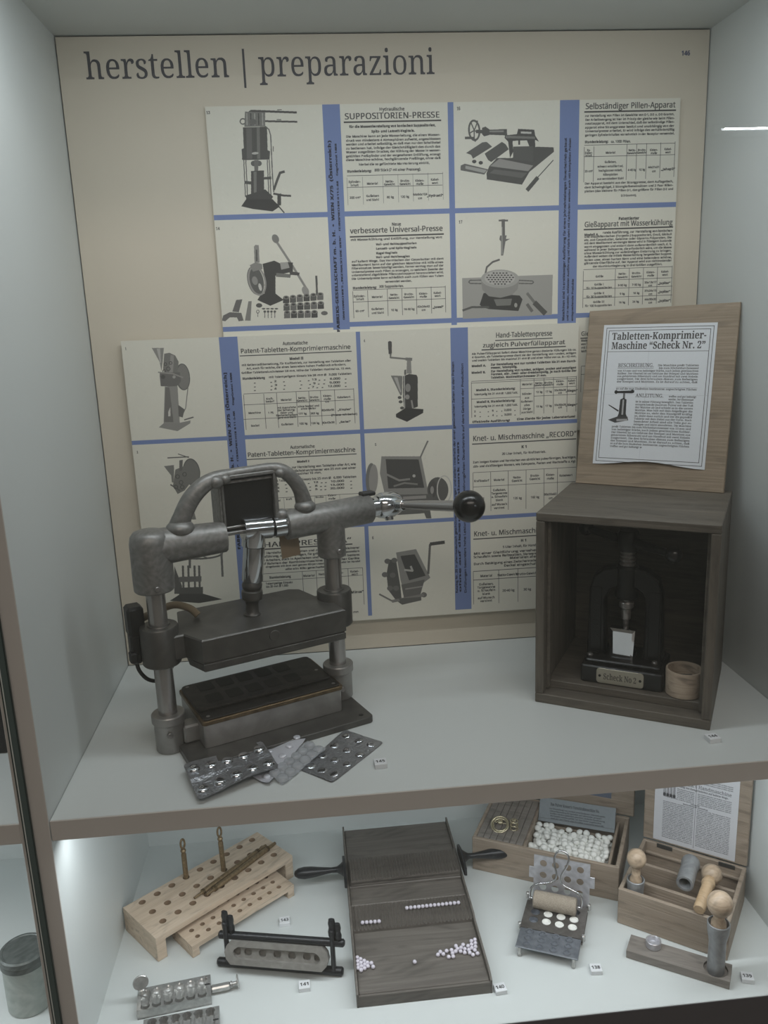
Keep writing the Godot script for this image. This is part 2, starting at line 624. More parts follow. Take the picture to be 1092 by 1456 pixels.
func materials() -> void:
	plain_mat("white laminate", Color(0.80, 0.82, 0.815), 0.45)
	plain_mat("edge band", Color(0.74, 0.715, 0.69), 0.55)
	plain_mat("beige panel", Color(0.80, 0.765, 0.70), 0.7)
	plain_mat("title ink", Color(0.27, 0.27, 0.29), 0.7)
	plain_mat("blue ink", Color(0.22, 0.27, 0.42), 0.7)
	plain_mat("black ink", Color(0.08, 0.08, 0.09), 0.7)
	plain_mat("plinth", Color(0.33, 0.32, 0.325), 0.6)
	plain_mat("room wall", Color(0.74, 0.735, 0.72), 0.9)
	plain_mat("glass edge", Color(0.13, 0.19, 0.18), 0.15)
	var g := plain_mat("door glass", Color(0.9, 0.95, 0.93, 0.03), 0.0)
	g.transparency = BaseMaterial3D.TRANSPARENCY_ALPHA
	plain_mat("door seal", Color(0.32, 0.37, 0.36), 0.4)
	plain_mat("glass rim", Color(0.80, 0.82, 0.80), 0.3)
	plain_mat("tag white", Color(0.86, 0.87, 0.88), 0.5)
	plain_mat("paper", Color(0.78, 0.79, 0.80), 0.8)
	blotch_mat("cast aluminium", Color(0.46, 0.46, 0.45), Color(0.56, 0.555, 0.545), 11, 0.42, 0.5, 16.0, 0.035, 0.004)
	plain_mat("chrome", Color(0.80, 0.81, 0.82), 0.12, 1.0)
	blotch_mat("steel", Color(0.48, 0.47, 0.46), Color(0.62, 0.61, 0.60), 13, 0.33, 0.7, 18.0, 0.03)
	blotch_mat("platen steel", Color(0.31, 0.305, 0.295), Color(0.37, 0.365, 0.35), 17, 0.38, 0.55, 5.0, 0.03)
	blotch_mat("die plate", Color(0.11, 0.10, 0.09), Color(0.22, 0.20, 0.18), 19, 0.5, 0.4, 10.0, 0.035)
	blotch_mat("bronze", Color(0.34, 0.28, 0.20), Color(0.45, 0.38, 0.28), 23, 0.4, 0.8, 12.0)
	blotch_mat("bed aluminium", Color(0.55, 0.545, 0.535), Color(0.64, 0.635, 0.625), 27, 0.38, 0.6, 7.0, 0.02)
	plain_mat("black plastic", Color(0.035, 0.035, 0.035), 0.22)
	plain_mat("dark plastic", Color(0.10, 0.10, 0.10), 0.45)
	plain_mat("dark screen", Color(0.13, 0.13, 0.13), 0.35)
	plain_mat("cable", Color(0.06, 0.06, 0.06), 0.6)
	plain_mat("cloth", Color(0.47, 0.42, 0.34), 0.9)
	plain_mat("tag card", Color(0.56, 0.50, 0.42), 0.9)
	plain_mat("black iron", Color(0.045, 0.045, 0.047), 0.38, 0.2)
	plain_mat("recess shade", Color(0.07, 0.07, 0.075), 0.4, 0.3)  # near-black that paints the shade of bolt holes and the shaft groove
	wood_mat("old box wood", Color(0.32, 0.30, 0.27), Color(0.41, 0.385, 0.345), 31, 0.6, Vector3(3, 10, 10), 0.15)
	plain_mat("shaded bore wood", Color(0.56, 0.47, 0.38), 0.85)  # darker than the rack wood: paints the shade inside the holes
	wood_mat("lid wood", Color(0.53, 0.475, 0.40), Color(0.60, 0.54, 0.465), 37, 0.6, Vector3(2.5, 9, 9), 0.12)
	wood_mat("rack wood", Color(0.74, 0.665, 0.58), Color(0.83, 0.76, 0.68), 41, 0.6, Vector3(4, 14, 14), 0.15)
	wood_mat("crate wood", Color(0.55, 0.495, 0.435), Color(0.63, 0.575, 0.515), 43, 0.6, Vector3(3, 10, 10), 0.15)
	wood_mat("board wood", Color(0.345, 0.325, 0.305), Color(0.43, 0.41, 0.385), 47, 0.55, Vector3(3, 10, 8), 0.15)
	wood_mat("turned wood", Color(0.64, 0.56, 0.47), Color(0.74, 0.66, 0.57), 53, 0.42, Vector3(9, 9, 9), 0.2)
	wood_mat("plank wood", Color(0.46, 0.435, 0.41), Color(0.54, 0.515, 0.49), 59, 0.6, Vector3(4, 12, 12), 0.15)
	wood_mat("cup wood", Color(0.62, 0.56, 0.49), Color(0.72, 0.66, 0.59), 61, 0.6)
	blotch_mat("brass rod", Color(0.46, 0.39, 0.29), Color(0.60, 0.52, 0.40), 67, 0.35, 0.6, 30.0)
	blotch_mat("painted iron", Color(0.10, 0.105, 0.115), Color(0.17, 0.175, 0.19), 71, 0.36, 0.2, 30.0, 0.05, 0.01)
	blotch_mat("grey mould", Color(0.53, 0.52, 0.50), Color(0.60, 0.59, 0.57), 73, 0.4, 0.25, 14.0)
	blotch_mat("nickel", Color(0.66, 0.66, 0.65), Color(0.78, 0.78, 0.77), 79, 0.25, 0.65, 20.0)
	blotch_mat("tin plate", Color(0.70, 0.70, 0.72), Color(0.80, 0.80, 0.82), 83, 0.32, 0.6, 14.0)
	blotch_mat("dull plate", Color(0.47, 0.49, 0.52), Color(0.57, 0.59, 0.62), 84, 0.35, 0.6, 12.0)
	blotch_mat("roller felt", Color(0.56, 0.52, 0.47), Color(0.66, 0.62, 0.56), 87, 0.9, 0.0, 40.0, 0.06, 0.03)
	blotch_mat("zinc", Color(0.53, 0.54, 0.55), Color(0.63, 0.64, 0.65), 89, 0.42, 0.4, 14.0)
	plain_mat("pill", Color(0.82, 0.80, 0.84), 0.6)
	plain_mat("wafer", Color(0.90, 0.90, 0.88), 0.8)
	blotch_mat("foil", Color(0.62, 0.63, 0.65), Color(0.74, 0.75, 0.77), 91, 0.3, 0.8, 25.0, 0.05, 0.05)
	plain_mat("foil dome", Color(0.78, 0.79, 0.81), 0.12, 0.95)
	plain_mat("white foil", Color(0.80, 0.81, 0.84), 0.35, 0.2)
	blotch_mat("canister", Color(0.60, 0.63, 0.61), Color(0.70, 0.72, 0.70), 97, 0.45, 0.3, 10.0)
	blotch_mat("canister lid", Color(0.34, 0.36, 0.35), Color(0.44, 0.46, 0.45), 98, 0.45, 0.5, 14.0)


# ------------------------------------------------------------------ the showcase and the room it stands in
func slab(n: String, a: Vector3, b: Vector3, m: Material, label: String) -> MeshInstance3D:
	var st := S()
	bx(st, (a + b) / 2, b - a, 0.0)
	return structure(n, st, m, label)


func case_shell() -> void:
	var wl: Material = M["white laminate"]
	var eb: Material = M["edge band"]
	var xl := -0.87
	var xr := W + 0.034
	slab("wall_back", Vector3(xl, F - 0.02, -0.040), Vector3(xr, H + 0.02, -0.012), wl, "white back wall of the showcase")
	var low := S()
	bx(low, Vector3(W / 2, (F - 0.0216) / 2, -0.006), Vector3(W, -F - 0.0216, 0.012), 0.0)
	structure("wall_back_lower", low, wl, "white back board of the lower compartment")
	var nb := S()
	bx(nb, Vector3((xl - 0.0275) / 2, (F + H) / 2, -0.006), Vector3(-0.0275 - xl, H - F, 0.012), 0.0)
	structure("wall_back_neighbour", nb, wl, "white back board of the neighbouring case")
	slab("ceiling", Vector3(xl, H, -0.04), Vector3(xr, H + 0.02, D), wl, "white ceiling of the showcase")
	slab("floor", Vector3(xl, F - 0.018, -0.012), Vector3(xr, F, 0.3741), wl, "white floor of the lower compartment")
	for e in [["wall_left", -0.0275, 0.0], ["wall_right", W, xr], ["wall_end", xl - 0.02, xl]]:
		var wall := slab(e[0], Vector3(e[1], F, -0.012), Vector3(e[2], H, D), wl, "white side panel of the showcase")
		var b := S()
		bx(b, Vector3((e[1] + e[2]) / 2, (F + H) / 2, D + 0.0008), Vector3(e[2] - e[1], H - F, 0.0016), 0.0003)
		part("edge_band", b, eb, wall, "taupe front edge")
	for e in [[0.0, W, "white laminate shelf with taupe front edge under the metal press"], [xl, -0.0275, "white laminate shelf with taupe front edge of the neighbouring case"]]:
		var t := thing("display_shelf", e[2], "shelf", Vector3((e[0] + e[1]) / 2, -0.0216, 0))
		var st := S()
		var w: float = e[1] - e[0] - 0.001
		bx(st, Vector3(0, 0.0108, (D - 0.002) / 2), Vector3(w, 0.0216, D - 0.002), 0.0004)
		part("board", st, wl, t)
		var b := S()
		bx(b, Vector3(0, 0.0108, D - 0.0008), Vector3(w, 0.0216, 0.0016), 0.0004)
		part("edge_band", b, eb, t, "taupe front edge")
	# plinth
	slab("trim_1", Vector3(xl - 0.02, ROOM_FLOOR, -0.04), Vector3(xr, F - 0.018, 0.3735), M["plinth"], "dark plinth under the showcase")
	var fe := S()
	bx(fe, Vector3((xl + xr) / 2, F - 0.009, 0.3745), Vector3(xr - xl, 0.0178, 0.001), 0.0)
	structure("trim_2", fe, M["plinth"], "dark front edge of the lower floor")
	# sliding glass doors
	for e in [[-0.0145, xr, "clear glass door in front of the press and the pill board"], [xl, -0.0230, "clear glass door of the neighbouring case with the tin"]]:
		var t := thing("glass_door", e[2], "glass door", Vector3((e[0] + e[1]) / 2, F, D + 0.0045))
		var w: float = e[1] - e[0]
		var h := H - F + 0.02
		var st := S()
		quad(st, Vector3(-w / 2, 0, 0), Vector3(w / 2, 0, 0), Vector3(w / 2, h, 0), Vector3(-w / 2, h, 0), Vector3(0, 0, 1))
		part("pane", st, M["door glass"], t)
		for s in [-1.0, 1.0]:
			var b := S()
			bx(b, Vector3(s * (w / 2 + 0.0003), h / 2, 0), Vector3(0.0006, h, 0.003), 0.0001)
			part("ground_edge", b, M["glass edge"], t, "dark green glass edge")
	var seal := S()
	bx(seal, Vector3(-0.0183, (F + H) / 2, D + 0.0030), Vector3(0.0060, H - F, 0.0026), 0.0003)
	structure("trim_3", seal, M["door seal"], "dark green grey seal between the two glass doors")
	var rim := S()
	bx(rim, Vector3(-0.0220, (F + H) / 2, D + 0.0030), Vector3(0.0011, H - F, 0.0026), 0.0002)
	structure("trim_4", rim, M["glass rim"], "bright rim of the neighbouring glass door")
	# the room
	var rw: Material = M["room wall"]
	slab("floor_room", Vector3(-3.0, ROOM_FLOOR - 0.1, -0.1), Vector3(3.6, ROOM_FLOOR, 3.2), rw, "grey floor of the museum room")
	slab("ceiling_room", Vector3(-3.0, ROOM_TOP, -0.1), Vector3(3.6, ROOM_TOP + 0.1, 3.2), rw, "grey ceiling of the museum room")
	slab("wall_front", Vector3(-3.0, ROOM_FLOOR, 3.1), Vector3(3.6, ROOM_TOP, 3.2), rw, "grey wall across the room")
	slab("wall_room_left", Vector3(-3.1, ROOM_FLOOR, -0.1), Vector3(-3.0, ROOM_TOP, 3.2), rw, "grey side wall of the room")
	slab("wall_room_right", Vector3(3.6, ROOM_FLOOR, -0.1), Vector3(3.7, ROOM_TOP, 3.2), rw, "grey side wall of the room")
	slab("wall_room_back", Vector3(-3.0, ROOM_FLOOR, -0.2), Vector3(3.6, ROOM_TOP, -0.1), rw, "grey wall behind the showcase")


# ------------------------------------------------------------------ printed back panel
func panel_print() -> void:
	var t := thing("title_board", "large beige display board titled herstellen and preparazioni in grey serif letters", "panel", Vector3(0, 0, -0.010))
	var st := S()
	bx(st, Vector3(W / 2, H / 2 - 0.0004, 0.005), Vector3(W - 0.0028, H - 0.0022, 0.010), 0.0003)
	part("board", st, M["beige panel"], t)
	for e in [["herstellen", 123.0, 326.0], ["preparazioni", 369.0, 618.0]]:
		var l := on_z(e[1], 113, 0.0)
		var r := on_z(e[2], 111, 0.0)
		var mid := (l.x + r.x) / 2
		var desc := 0.0045 if e[0] == "preparazioni" else 0.0
		letters("lettering", e[0], "Droid Serif", 400, 0.0280, r.x - l.x, M["title ink"], Transform3D(Basis(), Vector3(mid, 0.7635 - desc, 0.0102)), t, 0.0004)
	var bar := S()
	bx(bar, Vector3(0.2187, 0.758, 0.0101), Vector3(0.0026, 0.043, 0.0003), 0.0)
	part("lettering", bar, M["title ink"], t)
	var c := on_z(975, 75.5, 0.0)
	letters("lettering", "146", "Droid Sans", 700, 0.0055, 0.011, M["blue ink"], Transform3D(Basis(), Vector3(c.x, c.y, 0.0102)), t, 0.0003)


# ------------------------------------------------------------------ catalogue posters: drawn as print
const CREAM := Color(0.84, 0.83, 0.78)
const BLUE := Color(0.445, 0.51, 0.68)
const INK := Color(0.27, 0.265, 0.26)

class Page:
	var img: Image
	var x0: float
	var y1: float
	var k: float
	var z: float
	var ox := 0.0
	var oy := 0.0
	var s := 1.0
	var main: Node

	func crop(a: float, b: float, c: float) -> void:
		ox = a
		oy = b
		s = c

	func pt(x: float, y: float) -> Vector2:
		var p: Vector3 = main.on_z(ox + x / s, oy + y / s, z)
		return Vector2((p.x - x0) * k, (y1 - p.y) * k)

	func unit() -> float:
		return (pt(50, 50) - pt(50 + s, 50)).length() / s

	func tone(g: float) -> Color:
		var v := 0.13 + 0.82 * g
		return Color(v, v * 0.985, v * 0.95)

	func rectm(ax: float, ay: float, bx: float, by: float, c: Color) -> void:
		img.fill_rect(Rect2i(int(round((ax - x0) * k)), int(round((y1 - by) * k)), int(round((bx - ax) * k)), maxi(1, int(round((by - ay) * k)))), c)

	func poly(pts: Array, g) -> void:
		var c: Color = g if g is Color else tone(g)
		var q := []
		for p in pts:
			q.append(pt(p[0], p[1]))
		fill(q, c)

	func fill(q: Array, c: Color) -> void:
		var lo := INF
		var hi := -INF
		for p in q:
			lo = minf(lo, p.y)
			hi = maxf(hi, p.y)
		for y in range(int(floor(lo)), int(ceil(hi)) + 1):
			var xs := []
			var yy := y + 0.5
			for i in q.size():
				var a: Vector2 = q[i]
				var b: Vector2 = q[(i + 1) % q.size()]
				if (a.y <= yy) != (b.y <= yy):
					xs.append(a.x + (yy - a.y) / (b.y - a.y) * (b.x - a.x))
			xs.sort()
			for i in range(0, xs.size() - 1, 2):
				var xa := int(round(xs[i]))
				var xb := int(round(xs[i + 1]))
				if xb > xa:
					img.fill_rect(Rect2i(xa, y, xb - xa, 1), c)

	func line(pts: Array, w: float, g) -> void:
		var c: Color = g if g is Color else tone(g)
		var u := unit() * w / 2
		for i in pts.size() - 1:
			var a := pt(pts[i][0], pts[i][1])
			var b := pt(pts[i + 1][0], pts[i + 1][1])
			var d := (b - a).normalized()
			var n := Vector2(-d.y, d.x) * u
			a -= d * u * 0.5
			b += d * u * 0.5
			fill([a + n, b + n, b - n, a - n], c)

	func ell(x: float, y: float, rx: float, ry: float, g, rot := 0.0) -> void:
		var pts := []
		for i in 28:
			var t := TAU * i / 28
			var p := Vector2(cos(t) * rx, sin(t) * ry).rotated(deg_to_rad(rot))
			pts.append([x + p.x, y + p.y])
		poly(pts, g)

	func hoop(x: float, y: float, rx: float, ry: float, w: float, g, rot := 0.0) -> void:
		var pts := []
		for i in 33:
			var t := TAU * i / 32
			var p := Vector2(cos(t) * rx, sin(t) * ry).rotated(deg_to_rad(rot))
			pts.append([x + p.x, y + p.y])
		line(pts, w, g)

	func strip(text: String, font: String, weight: int, size: int, c: Color) -> Image:
		var f := SystemFont.new()
		f.font_names = [font]
		f.font_weight = weight
		f.antialiasing = TextServer.FONT_ANTIALIASING_GRAY
		var ts := TextServerManager.get_primary_interface()
		var sh := ts.create_shaped_text()
		ts.shaped_text_add_string(sh, text, f.get_rids(), size)
		ts.shaped_text_shape(sh)
		var dim := ts.shaped_text_get_size(sh)
		var o := Image.create(maxi(2, int(dim.x) + 6), int(size * 1.5), false, Image.FORMAT_RGBA8)
		o.fill(Color(c.r, c.g, c.b, 0.0))
		var solid: Image
		var at := 2.0
		var atlas := {}
		for g in ts.shaped_text_get_glyphs(sh):
			for rep in g.get("repeat", 1):
				var sz := Vector2i(g.font_size, 0)
				if g.index != 0 and g.font_rid.is_valid():
					ts.font_render_glyph(g.font_rid, sz, g.index)
					var ti := ts.font_get_glyph_texture_idx(g.font_rid, sz, g.index)
					if ti >= 0:
						var key := "%s %d" % [g.font_rid, ti]
						if not atlas.has(key):
							atlas[key] = ts.font_get_texture_image(g.font_rid, sz, ti)
						var mask: Image = atlas[key]
						if solid == null or solid.get_size() != mask.get_size():
							solid = Image.create(mask.get_width(), mask.get_height(), false, Image.FORMAT_RGBA8)
							solid.fill(c)
						var uv := ts.font_get_glyph_uv_rect(g.font_rid, sz, g.index)
						var of := ts.font_get_glyph_offset(g.font_rid, sz, g.index)
						o.blend_rect_mask(solid, mask, Rect2i(uv), Vector2i(int(round(at + of.x + g.offset.x)), int(round(size * 1.1 + of.y + g.offset.y))))
				at += g.advance
		ts.free_rid(sh)
		return o

	func text(t: String, xl: float, xr: float, yb: float, cap: float, weight := 400, c := INK, font := "Droid Sans") -> void:
		# one line from xl to xr with its left end's baseline at yb; cap is the height of the capitals, all in crop pixels
		var a := pt(xl, yb)
		var b := pt(xr, yb - 0.062 * (xr - xl))
		var size := maxi(6, int(round(cap * 0.9 * unit() / 0.714)))
		var im := strip(t, font, weight, size, c)
		var w := maxi(2, int(round(b.x - a.x)))
		im.resize(w, im.get_height(), Image.INTERPOLATE_BILINEAR)
		img.blend_rect(im, Rect2i(0, 0, w, im.get_height()), Vector2i(int(round(a.x)), int(round((a.y + b.y) / 2 - size * 1.1))))

	func mid(t: String, x: float, yb: float, cap: float, weight := 400, wide := 1.0) -> void:
		# short text centred on x
		var a := pt(x, yb)
		var size := maxi(6, int(round(cap * 0.9 * unit() / 0.714)))
		var im := strip(t, "Droid Sans", weight, size, INK)
		var w := maxi(2, int(im.get_width() * wide))
		im.resize(w, im.get_height(), Image.INTERPOLATE_BILINEAR)
		img.blend_rect(im, Rect2i(0, 0, w, im.get_height()), Vector2i(int(round(a.x - w / 2.0)), int(round(a.y - size * 1.1))))

	func rule(xl: float, xr: float, y: float, w: float) -> void:
		# level rule with its left end at y
		var a := pt(xl, y)
		var b := pt(xr, y - 0.062 * (xr - xl))
		var h := maxi(1, int(round(w * unit())))
		img.fill_rect(Rect2i(int(a.x), int((a.y + b.y) / 2 - h / 2.0), int(b.x - a.x), h), INK)

	func post(x: float, ya: float, yb: float, w: float, c := INK) -> void:
		var a := pt(x, ya)
		var b := pt(x, yb)
		var h := maxi(1, int(round(w * unit())))
		img.fill_rect(Rect2i(int(a.x - h / 2.0), int(a.y), h, int(b.y - a.y)), c)

	func upright(t: String, x: float, y0_: float, y1_: float, cap: float, weight: int, c: Color) -> void:
		# text that reads upwards from y1_ to y0_ with its baseline at x
		var a := pt(x, y0_)
		var b := pt(x, y1_)
		var size := maxi(6, int(round(cap * 0.9 * unit() / 0.714)))
		var im := strip(t, "Droid Sans", weight, size, c)
		im.resize(maxi(2, int(b.y - a.y)), im.get_height(), Image.INTERPOLATE_BILINEAR)
		im.rotate_90(COUNTERCLOCKWISE)
		img.blend_rect(im, Rect2i(Vector2i.ZERO, im.get_size()), Vector2i(int((a.x + b.x) / 2 - size * 1.1), int(a.y)))

	func lines(rows: Array, xl: float, xr: float, y: float, dy: float, cap: float, weight := 400) -> void:
		for i in rows.size():
			text(rows[i], xl, xr, y + dy * i, cap, weight)


func page(x0: float, y0: float, x1: float, y1: float, z: float, width := 2048) -> Page:
	var p := Page.new()
	p.main = self
	p.x0 = x0
	p.y1 = y1
	p.z = z
	p.k = width / (x1 - x0)
	p.img = Image.create(width, int((y1 - y0) * p.k), false, Image.FORMAT_RGBA8)
	return p


func paper_tone(p: Page, base: Color, s: int) -> void:
	# paper with a faint mottle, kept flat
	p.img.fill(base)
	var n := noise(s, 0.02, 3)
	for i in 5000:
		var x := rng.randi_range(0, p.img.get_width() - 9)
		var y := rng.randi_range(0, p.img.get_height() - 9)
		var v := n.get_noise_2d(x, y) * 0.02
		p.img.fill_rect(Rect2i(x, y, 8, 8), Color(base.r + v, base.g + v, base.b + v))


func print_board(n: String, label: String, p: Page, x1: float, y0: float, back: float) -> void:
	var t := thing(n, label, "poster", Vector3(p.x0, y0, back))
	var w := x1 - p.x0
	var h := p.y1 - y0
	var d := p.z - back
	var st := S()
	bx(st, Vector3(w / 2, h / 2, d / 2 - 0.0001), Vector3(w, h, d - 0.0002), 0.0002)
	part("board", st, plain_mat("poster core", CREAM, 0.8), t)
	var m := StandardMaterial3D.new()
	m.resource_name = "print"
	m.albedo_texture = ImageTexture.create_from_image(p.img)
	m.roughness = 0.7
	m.texture_filter = BaseMaterial3D.TEXTURE_FILTER_LINEAR
	part("print", uv_sheet(Vector3(0, 0, d), Vector3(w, 0, 0), Vector3(0, h, 0)), m, t, "printed catalogue page")


func uv_sheet(o: Vector3, ax: Vector3, ay: Vector3) -> SurfaceTool:
	var st := S()
	var n := ax.cross(ay).normalized()
	for q in [[0, 0], [0, 1], [1, 1], [0, 0], [1, 1], [1, 0]]:
		st.set_normal(n)
		st.set_uv(Vector2(q[0], 1 - q[1]))
		st.add_vertex(o + ax * q[0] + ay * q[1])
	return st


func posters() -> void:
	poster_upper()
	poster_lower()


func table(p: Page, xs: Array, ys: Array, close := false) -> void:
	# ruled table: xs the upright rules, ys the level ones, the last y is where the uprights end
	for i in ys.size() - (0 if close else 1):
		p.rule(xs[0], xs[-1], ys[i], 3.5)
	for x in xs:
		p.post(x, ys[0] - 0.06 * (x - xs[0]), ys[-1] - 0.06 * (x - xs[0]), 3.0)


func poster_upper() -> void:
	var p := page(0.169, 0.30, 0.762, 0.7155, 0.005)
	paper_tone(p, CREAM, 5)
	p.rectm(0.3100, 0.447, 0.3315, 0.7155, BLUE)
	p.rectm(0.4645, 0.447, 0.4717, 0.7155, BLUE)
	p.rectm(0.6065, 0.438, 0.6315, 0.7155, BLUE)
	for y in [[0.5855, 0.5915], [0.4500, 0.4560]]:
		p.rectm(0.169, y[0], 0.762, y[1], BLUE)
	# --- 13: hydraulic press
	p.crop(290, 130, 5.747)
	p.text("13", 18, 58, 185, 26, 400, INK, "Droid Serif")
	p.line([[350, 185], [385, 160], [430, 160], [755, 172]], 16, 0.22)
	p.line([[500, 243], [760, 248]], 14, 0.22)
	p.line([[600, 150], [635, 150]], 5, 0.25)
	p.line([[595, 230], [630, 230]], 5, 0.25)
	p.hoop(318, 245, 22, 22, 9, 0.3)
	p.poly([[335, 165], [500, 170], [500, 285], [330, 290]], 0.42)
	for i in 5:
		p.line([[350 + 32 * i, 180], [352 + 32 * i, 275]], 9, 0.2 if i % 2 else 0.62)
	p.ell(400, 250, 30, 26, 0.35)
	p.poly([[318, 295], [515, 288], [520, 480], [540, 490], [536, 556], [312, 560], [308, 470], [325, 465]], 0.24)
	p.poly([[345, 300], [390, 298], [395, 550], [350, 552]], 0.34)
	p.poly([[430, 297], [455, 296], [460, 550], [435, 550]], 0.40)
	p.ell(418, 505, 28, 10, 0.72, -4)
	p.ell(405, 588, 22, 22, 0.3)
	p.ell(450, 588, 22, 22, 0.33)
	p.poly([[410, 560], [446, 560], [442, 660], [412, 660]], 0.38)
	for x in [325, 342, 517, 534]:
		p.line([[x, 560], [x + 14, 860]], 8, 0.32)
	p.line([[500, 285], [530, 310], [545, 360], [560, 690], [570, 820]], 9, 0.33)
	p.line([[566, 450], [566, 490]], 6, 0.3)
	p.poly([[385, 650], [490, 645], [492, 860], [385, 865]], 0.22)
	p.poly([[405, 655], [430, 655], [430, 860], [408, 860]], 0.42)
	p.poly([[330, 730], [385, 735], [385, 760], [330, 755]], 0.25)
	p.poly([[490, 700], [550, 695], [550, 718], [490, 720]], 0.25)
	p.line([[572, 800], [600, 720], [622, 665], [655, 655]], 20, 0.25)
	p.poly([[340, 850], [500, 800], [565, 860], [540, 900], [350, 900]], 0.20)
	p.line([[570, 835], [650, 850], [708, 853]], 16, 0.22)
	p.poly([[600, 850], [630, 830], [630, 930], [600, 930]], 0.2)
	p.poly([[305, 938], [345, 880], [560, 880], [620, 940], [560, 980], [400, 960]], 0.15)
	p.line([[612, 940], [655, 990]], 10, 0.2)
	# --- 14: universal press with its parts
	p.crop(290, 300, 5.46)
	p.text("14", 90, 128, 147, 25, 400, INK, "Droid Serif")
	p.poly([[388, 275], [400, 262], [425, 265], [432, 400], [392, 400]], 0.5)
	p.poly([[402, 300], [414, 300], [416, 390], [404, 390]], 0.25)
	p.line([[565, 240], [690, 430], [800, 610]], 18, 0.5)
	p.ell(555, 215, 26, 36, 0.42, -25)
	p.ell(788, 620, 26, 38, 0.55, -25)
	p.poly([[455, 410], [545, 385], [600, 410], [640, 395], [690, 400], [690, 470], [555, 500], [555, 640], [620, 690], [515, 735], [415, 690], [440, 650], [470, 640], [470, 500]], 0.17)
	p.poly([[590, 400], [650, 395], [665, 440], [600, 455]], 0.6)
	p.poly([[560, 480], [675, 490], [670, 518], [560, 510]], 0.4)
	p.poly([[660, 465], [742, 478], [740, 500], [670, 495]], 0.22)
	p.ell(400, 540, 62, 115, 0.3, -14)
	p.hoop(412, 540, 62, 112, 14, 0.55, -14)
	p.ell(395, 540, 22, 34, 0.52, -14)
	p.poly([[355, 420], [400, 398], [450, 410], [455, 450], [380, 470]], 0.48)
	p.ell(436, 590, 12, 30, 0.8, -14)
	p.poly([[220, 780], [250, 690], [298, 685], [270, 785]], 0.35)
	p.poly([[138, 850], [150, 810], [200, 785], [290, 790], [308, 850], [270, 855], [255, 825], [200, 825], [165, 855]], 0.35)
	p.poly([[345, 700], [370, 698], [362, 850], [318, 850]], 0.45)
	p.ell(428, 732, 24, 17, 0.25)
	p.hoop(418, 780, 10, 12, 5, 0.3)
	p.line([[418, 790], [418, 820]], 5, 0.35)
	for i in 4:
		p.ell(463 + 33 * i, 758, 14, 6, 0.3)
		p.ell(472 + 26 * i, 780, 10, 9, 0.25)
		p.line([[472 + 26 * i, 785], [472 + 26 * i, 828]], 6, 0.35)
	p.line([[872, 505], [878, 650]], 16, 0.27)
	for r in 3:
		for i in 6:
			if r == 2 and i > 4:
				continue
			var x := 638.0 + 53 * i + 4 * r
			var y := 690.0 + 58 * r - 5 * i * (1 - r * 0.4)
			p.poly([[x - 24, y - 20], [x + 24, y - 22], [x + 24, y + 24], [x - 24, y + 26]], 0.2 + 0.08 * ((i + r) % 3))
			p.ell(x, y - 20, 24, 14, 0.45)
			p.ell(x, y - 20, 13, 8, 0.15)
	p.ell(935, 792, 26, 16, 0.35)
	# --- text of 13
	p.crop(470, 130, 6.067)
	p.text("Hydraulische", 418, 648, 172, 30, 400)
	p.text("SUPPOSITORIEN-PRESSE", 118, 952, 260, 52, 400)
	p.rule(115, 955, 284, 12)
	p.text("für die Massenherstellung von konischen Suppositorien,", 158, 918, 332, 22, 700)
	p.text("Spitz- und Lanzett-Vaginals.", 350, 735, 364, 22, 700)
	p.lines(["Die Maschine kann an jede Wasserleitung, die einen Wasser-", "druck von mindestens 4 Atmosphären aufweist, angeschlossen", "werden und arbeitet selbsttätig, so daß man nur den Schalthebel",
		"zu bedienen hat. Infolge der Gleichmäßigkeit des durch das", "Wasser ausgeübten Druckes, der Kühlung der Masse in wasser-", "gekühlten Preßzylinder und der vorgesehenen Entlüftung, erzeugt", "diese Maschine schöne, hochglänzende Preßlinge, ohne daß"], 130, 958, 418, 33.5, 21)
	p.text("hierbei die so gefürchtete Marmorierung eintritt.", 240, 862, 652, 21)
	p.text("Stundenleistung:", 140, 362, 706, 22, 700)
	p.text("800 Stück (7 mit einer Pressung).", 375, 788, 698, 22)
	table(p, [142, 275, 450, 582, 710, 840, 968], [745, 845, 985])
	for e in [["Zylinder-", 210, 790], ["Inhalt", 210, 820], ["Material", 362, 805], ["Netto-", 512, 785], ["Gewicht", 512, 812], ["Brutto-", 645, 780], ["Gewicht", 645, 808], ["Kisten-", 772, 778], ["maße", 772, 806], ["Kabel-", 902, 770], ["wort", 902, 798], ["200 cm³", 215, 925], ["Gußeisen", 365, 910], ["und Stahl", 365, 945], ["80 kg", 518, 920], ["120 kg", 645, 918], ["64x64x104", 776, 897], ["cm", 776, 930]]:
		p.mid(e[0], e[1], e[2], 21)
	p.mid("„Hydrusti“", 905, 908, 22, 700)
	# --- text of 14
	p.crop(470, 300, 6.067)
	p.text("Neue", 525, 616, 128, 28)
	p.text("verbesserte Universal-Presse", 165, 975, 206, 48)
	p.rule(168, 978, 236, 11)
	p.text("mit Wasserkühlung und Entlüftung, zur Herstellung von:", 168, 975, 272, 21)
	for e in [["Voll- und Hohlsuppositorien", 750, 303], ["Lanzett- und Spitz-Vaginals", 752, 340], ["Kugel-Vaginals", 585, 376], ["Voll- und Hohlbougies", 690, 413]]:
		p.text(e[0], 388, e[1], e[2], 21, 700)
	p.lines(["auf kaltem Wege. Das Vermischen der Cacaobutter mit dem", "Medikament kann auf der gleichen Maschine mit Hilfe eines", "Filtereinsatzes bewerkstelligt werden. Ferner vermag man auf der", "Universalpresse auch Pillen zu erzeugen, zu welchem Zwecke der",
		"untenstehend abgebildete Pillenzusatzapparat heranzuziehen wird.", "Die Universalpresse kann schließlich auch zum Füllen von Tuben"], 178, 984, 458, 29.5, 20)
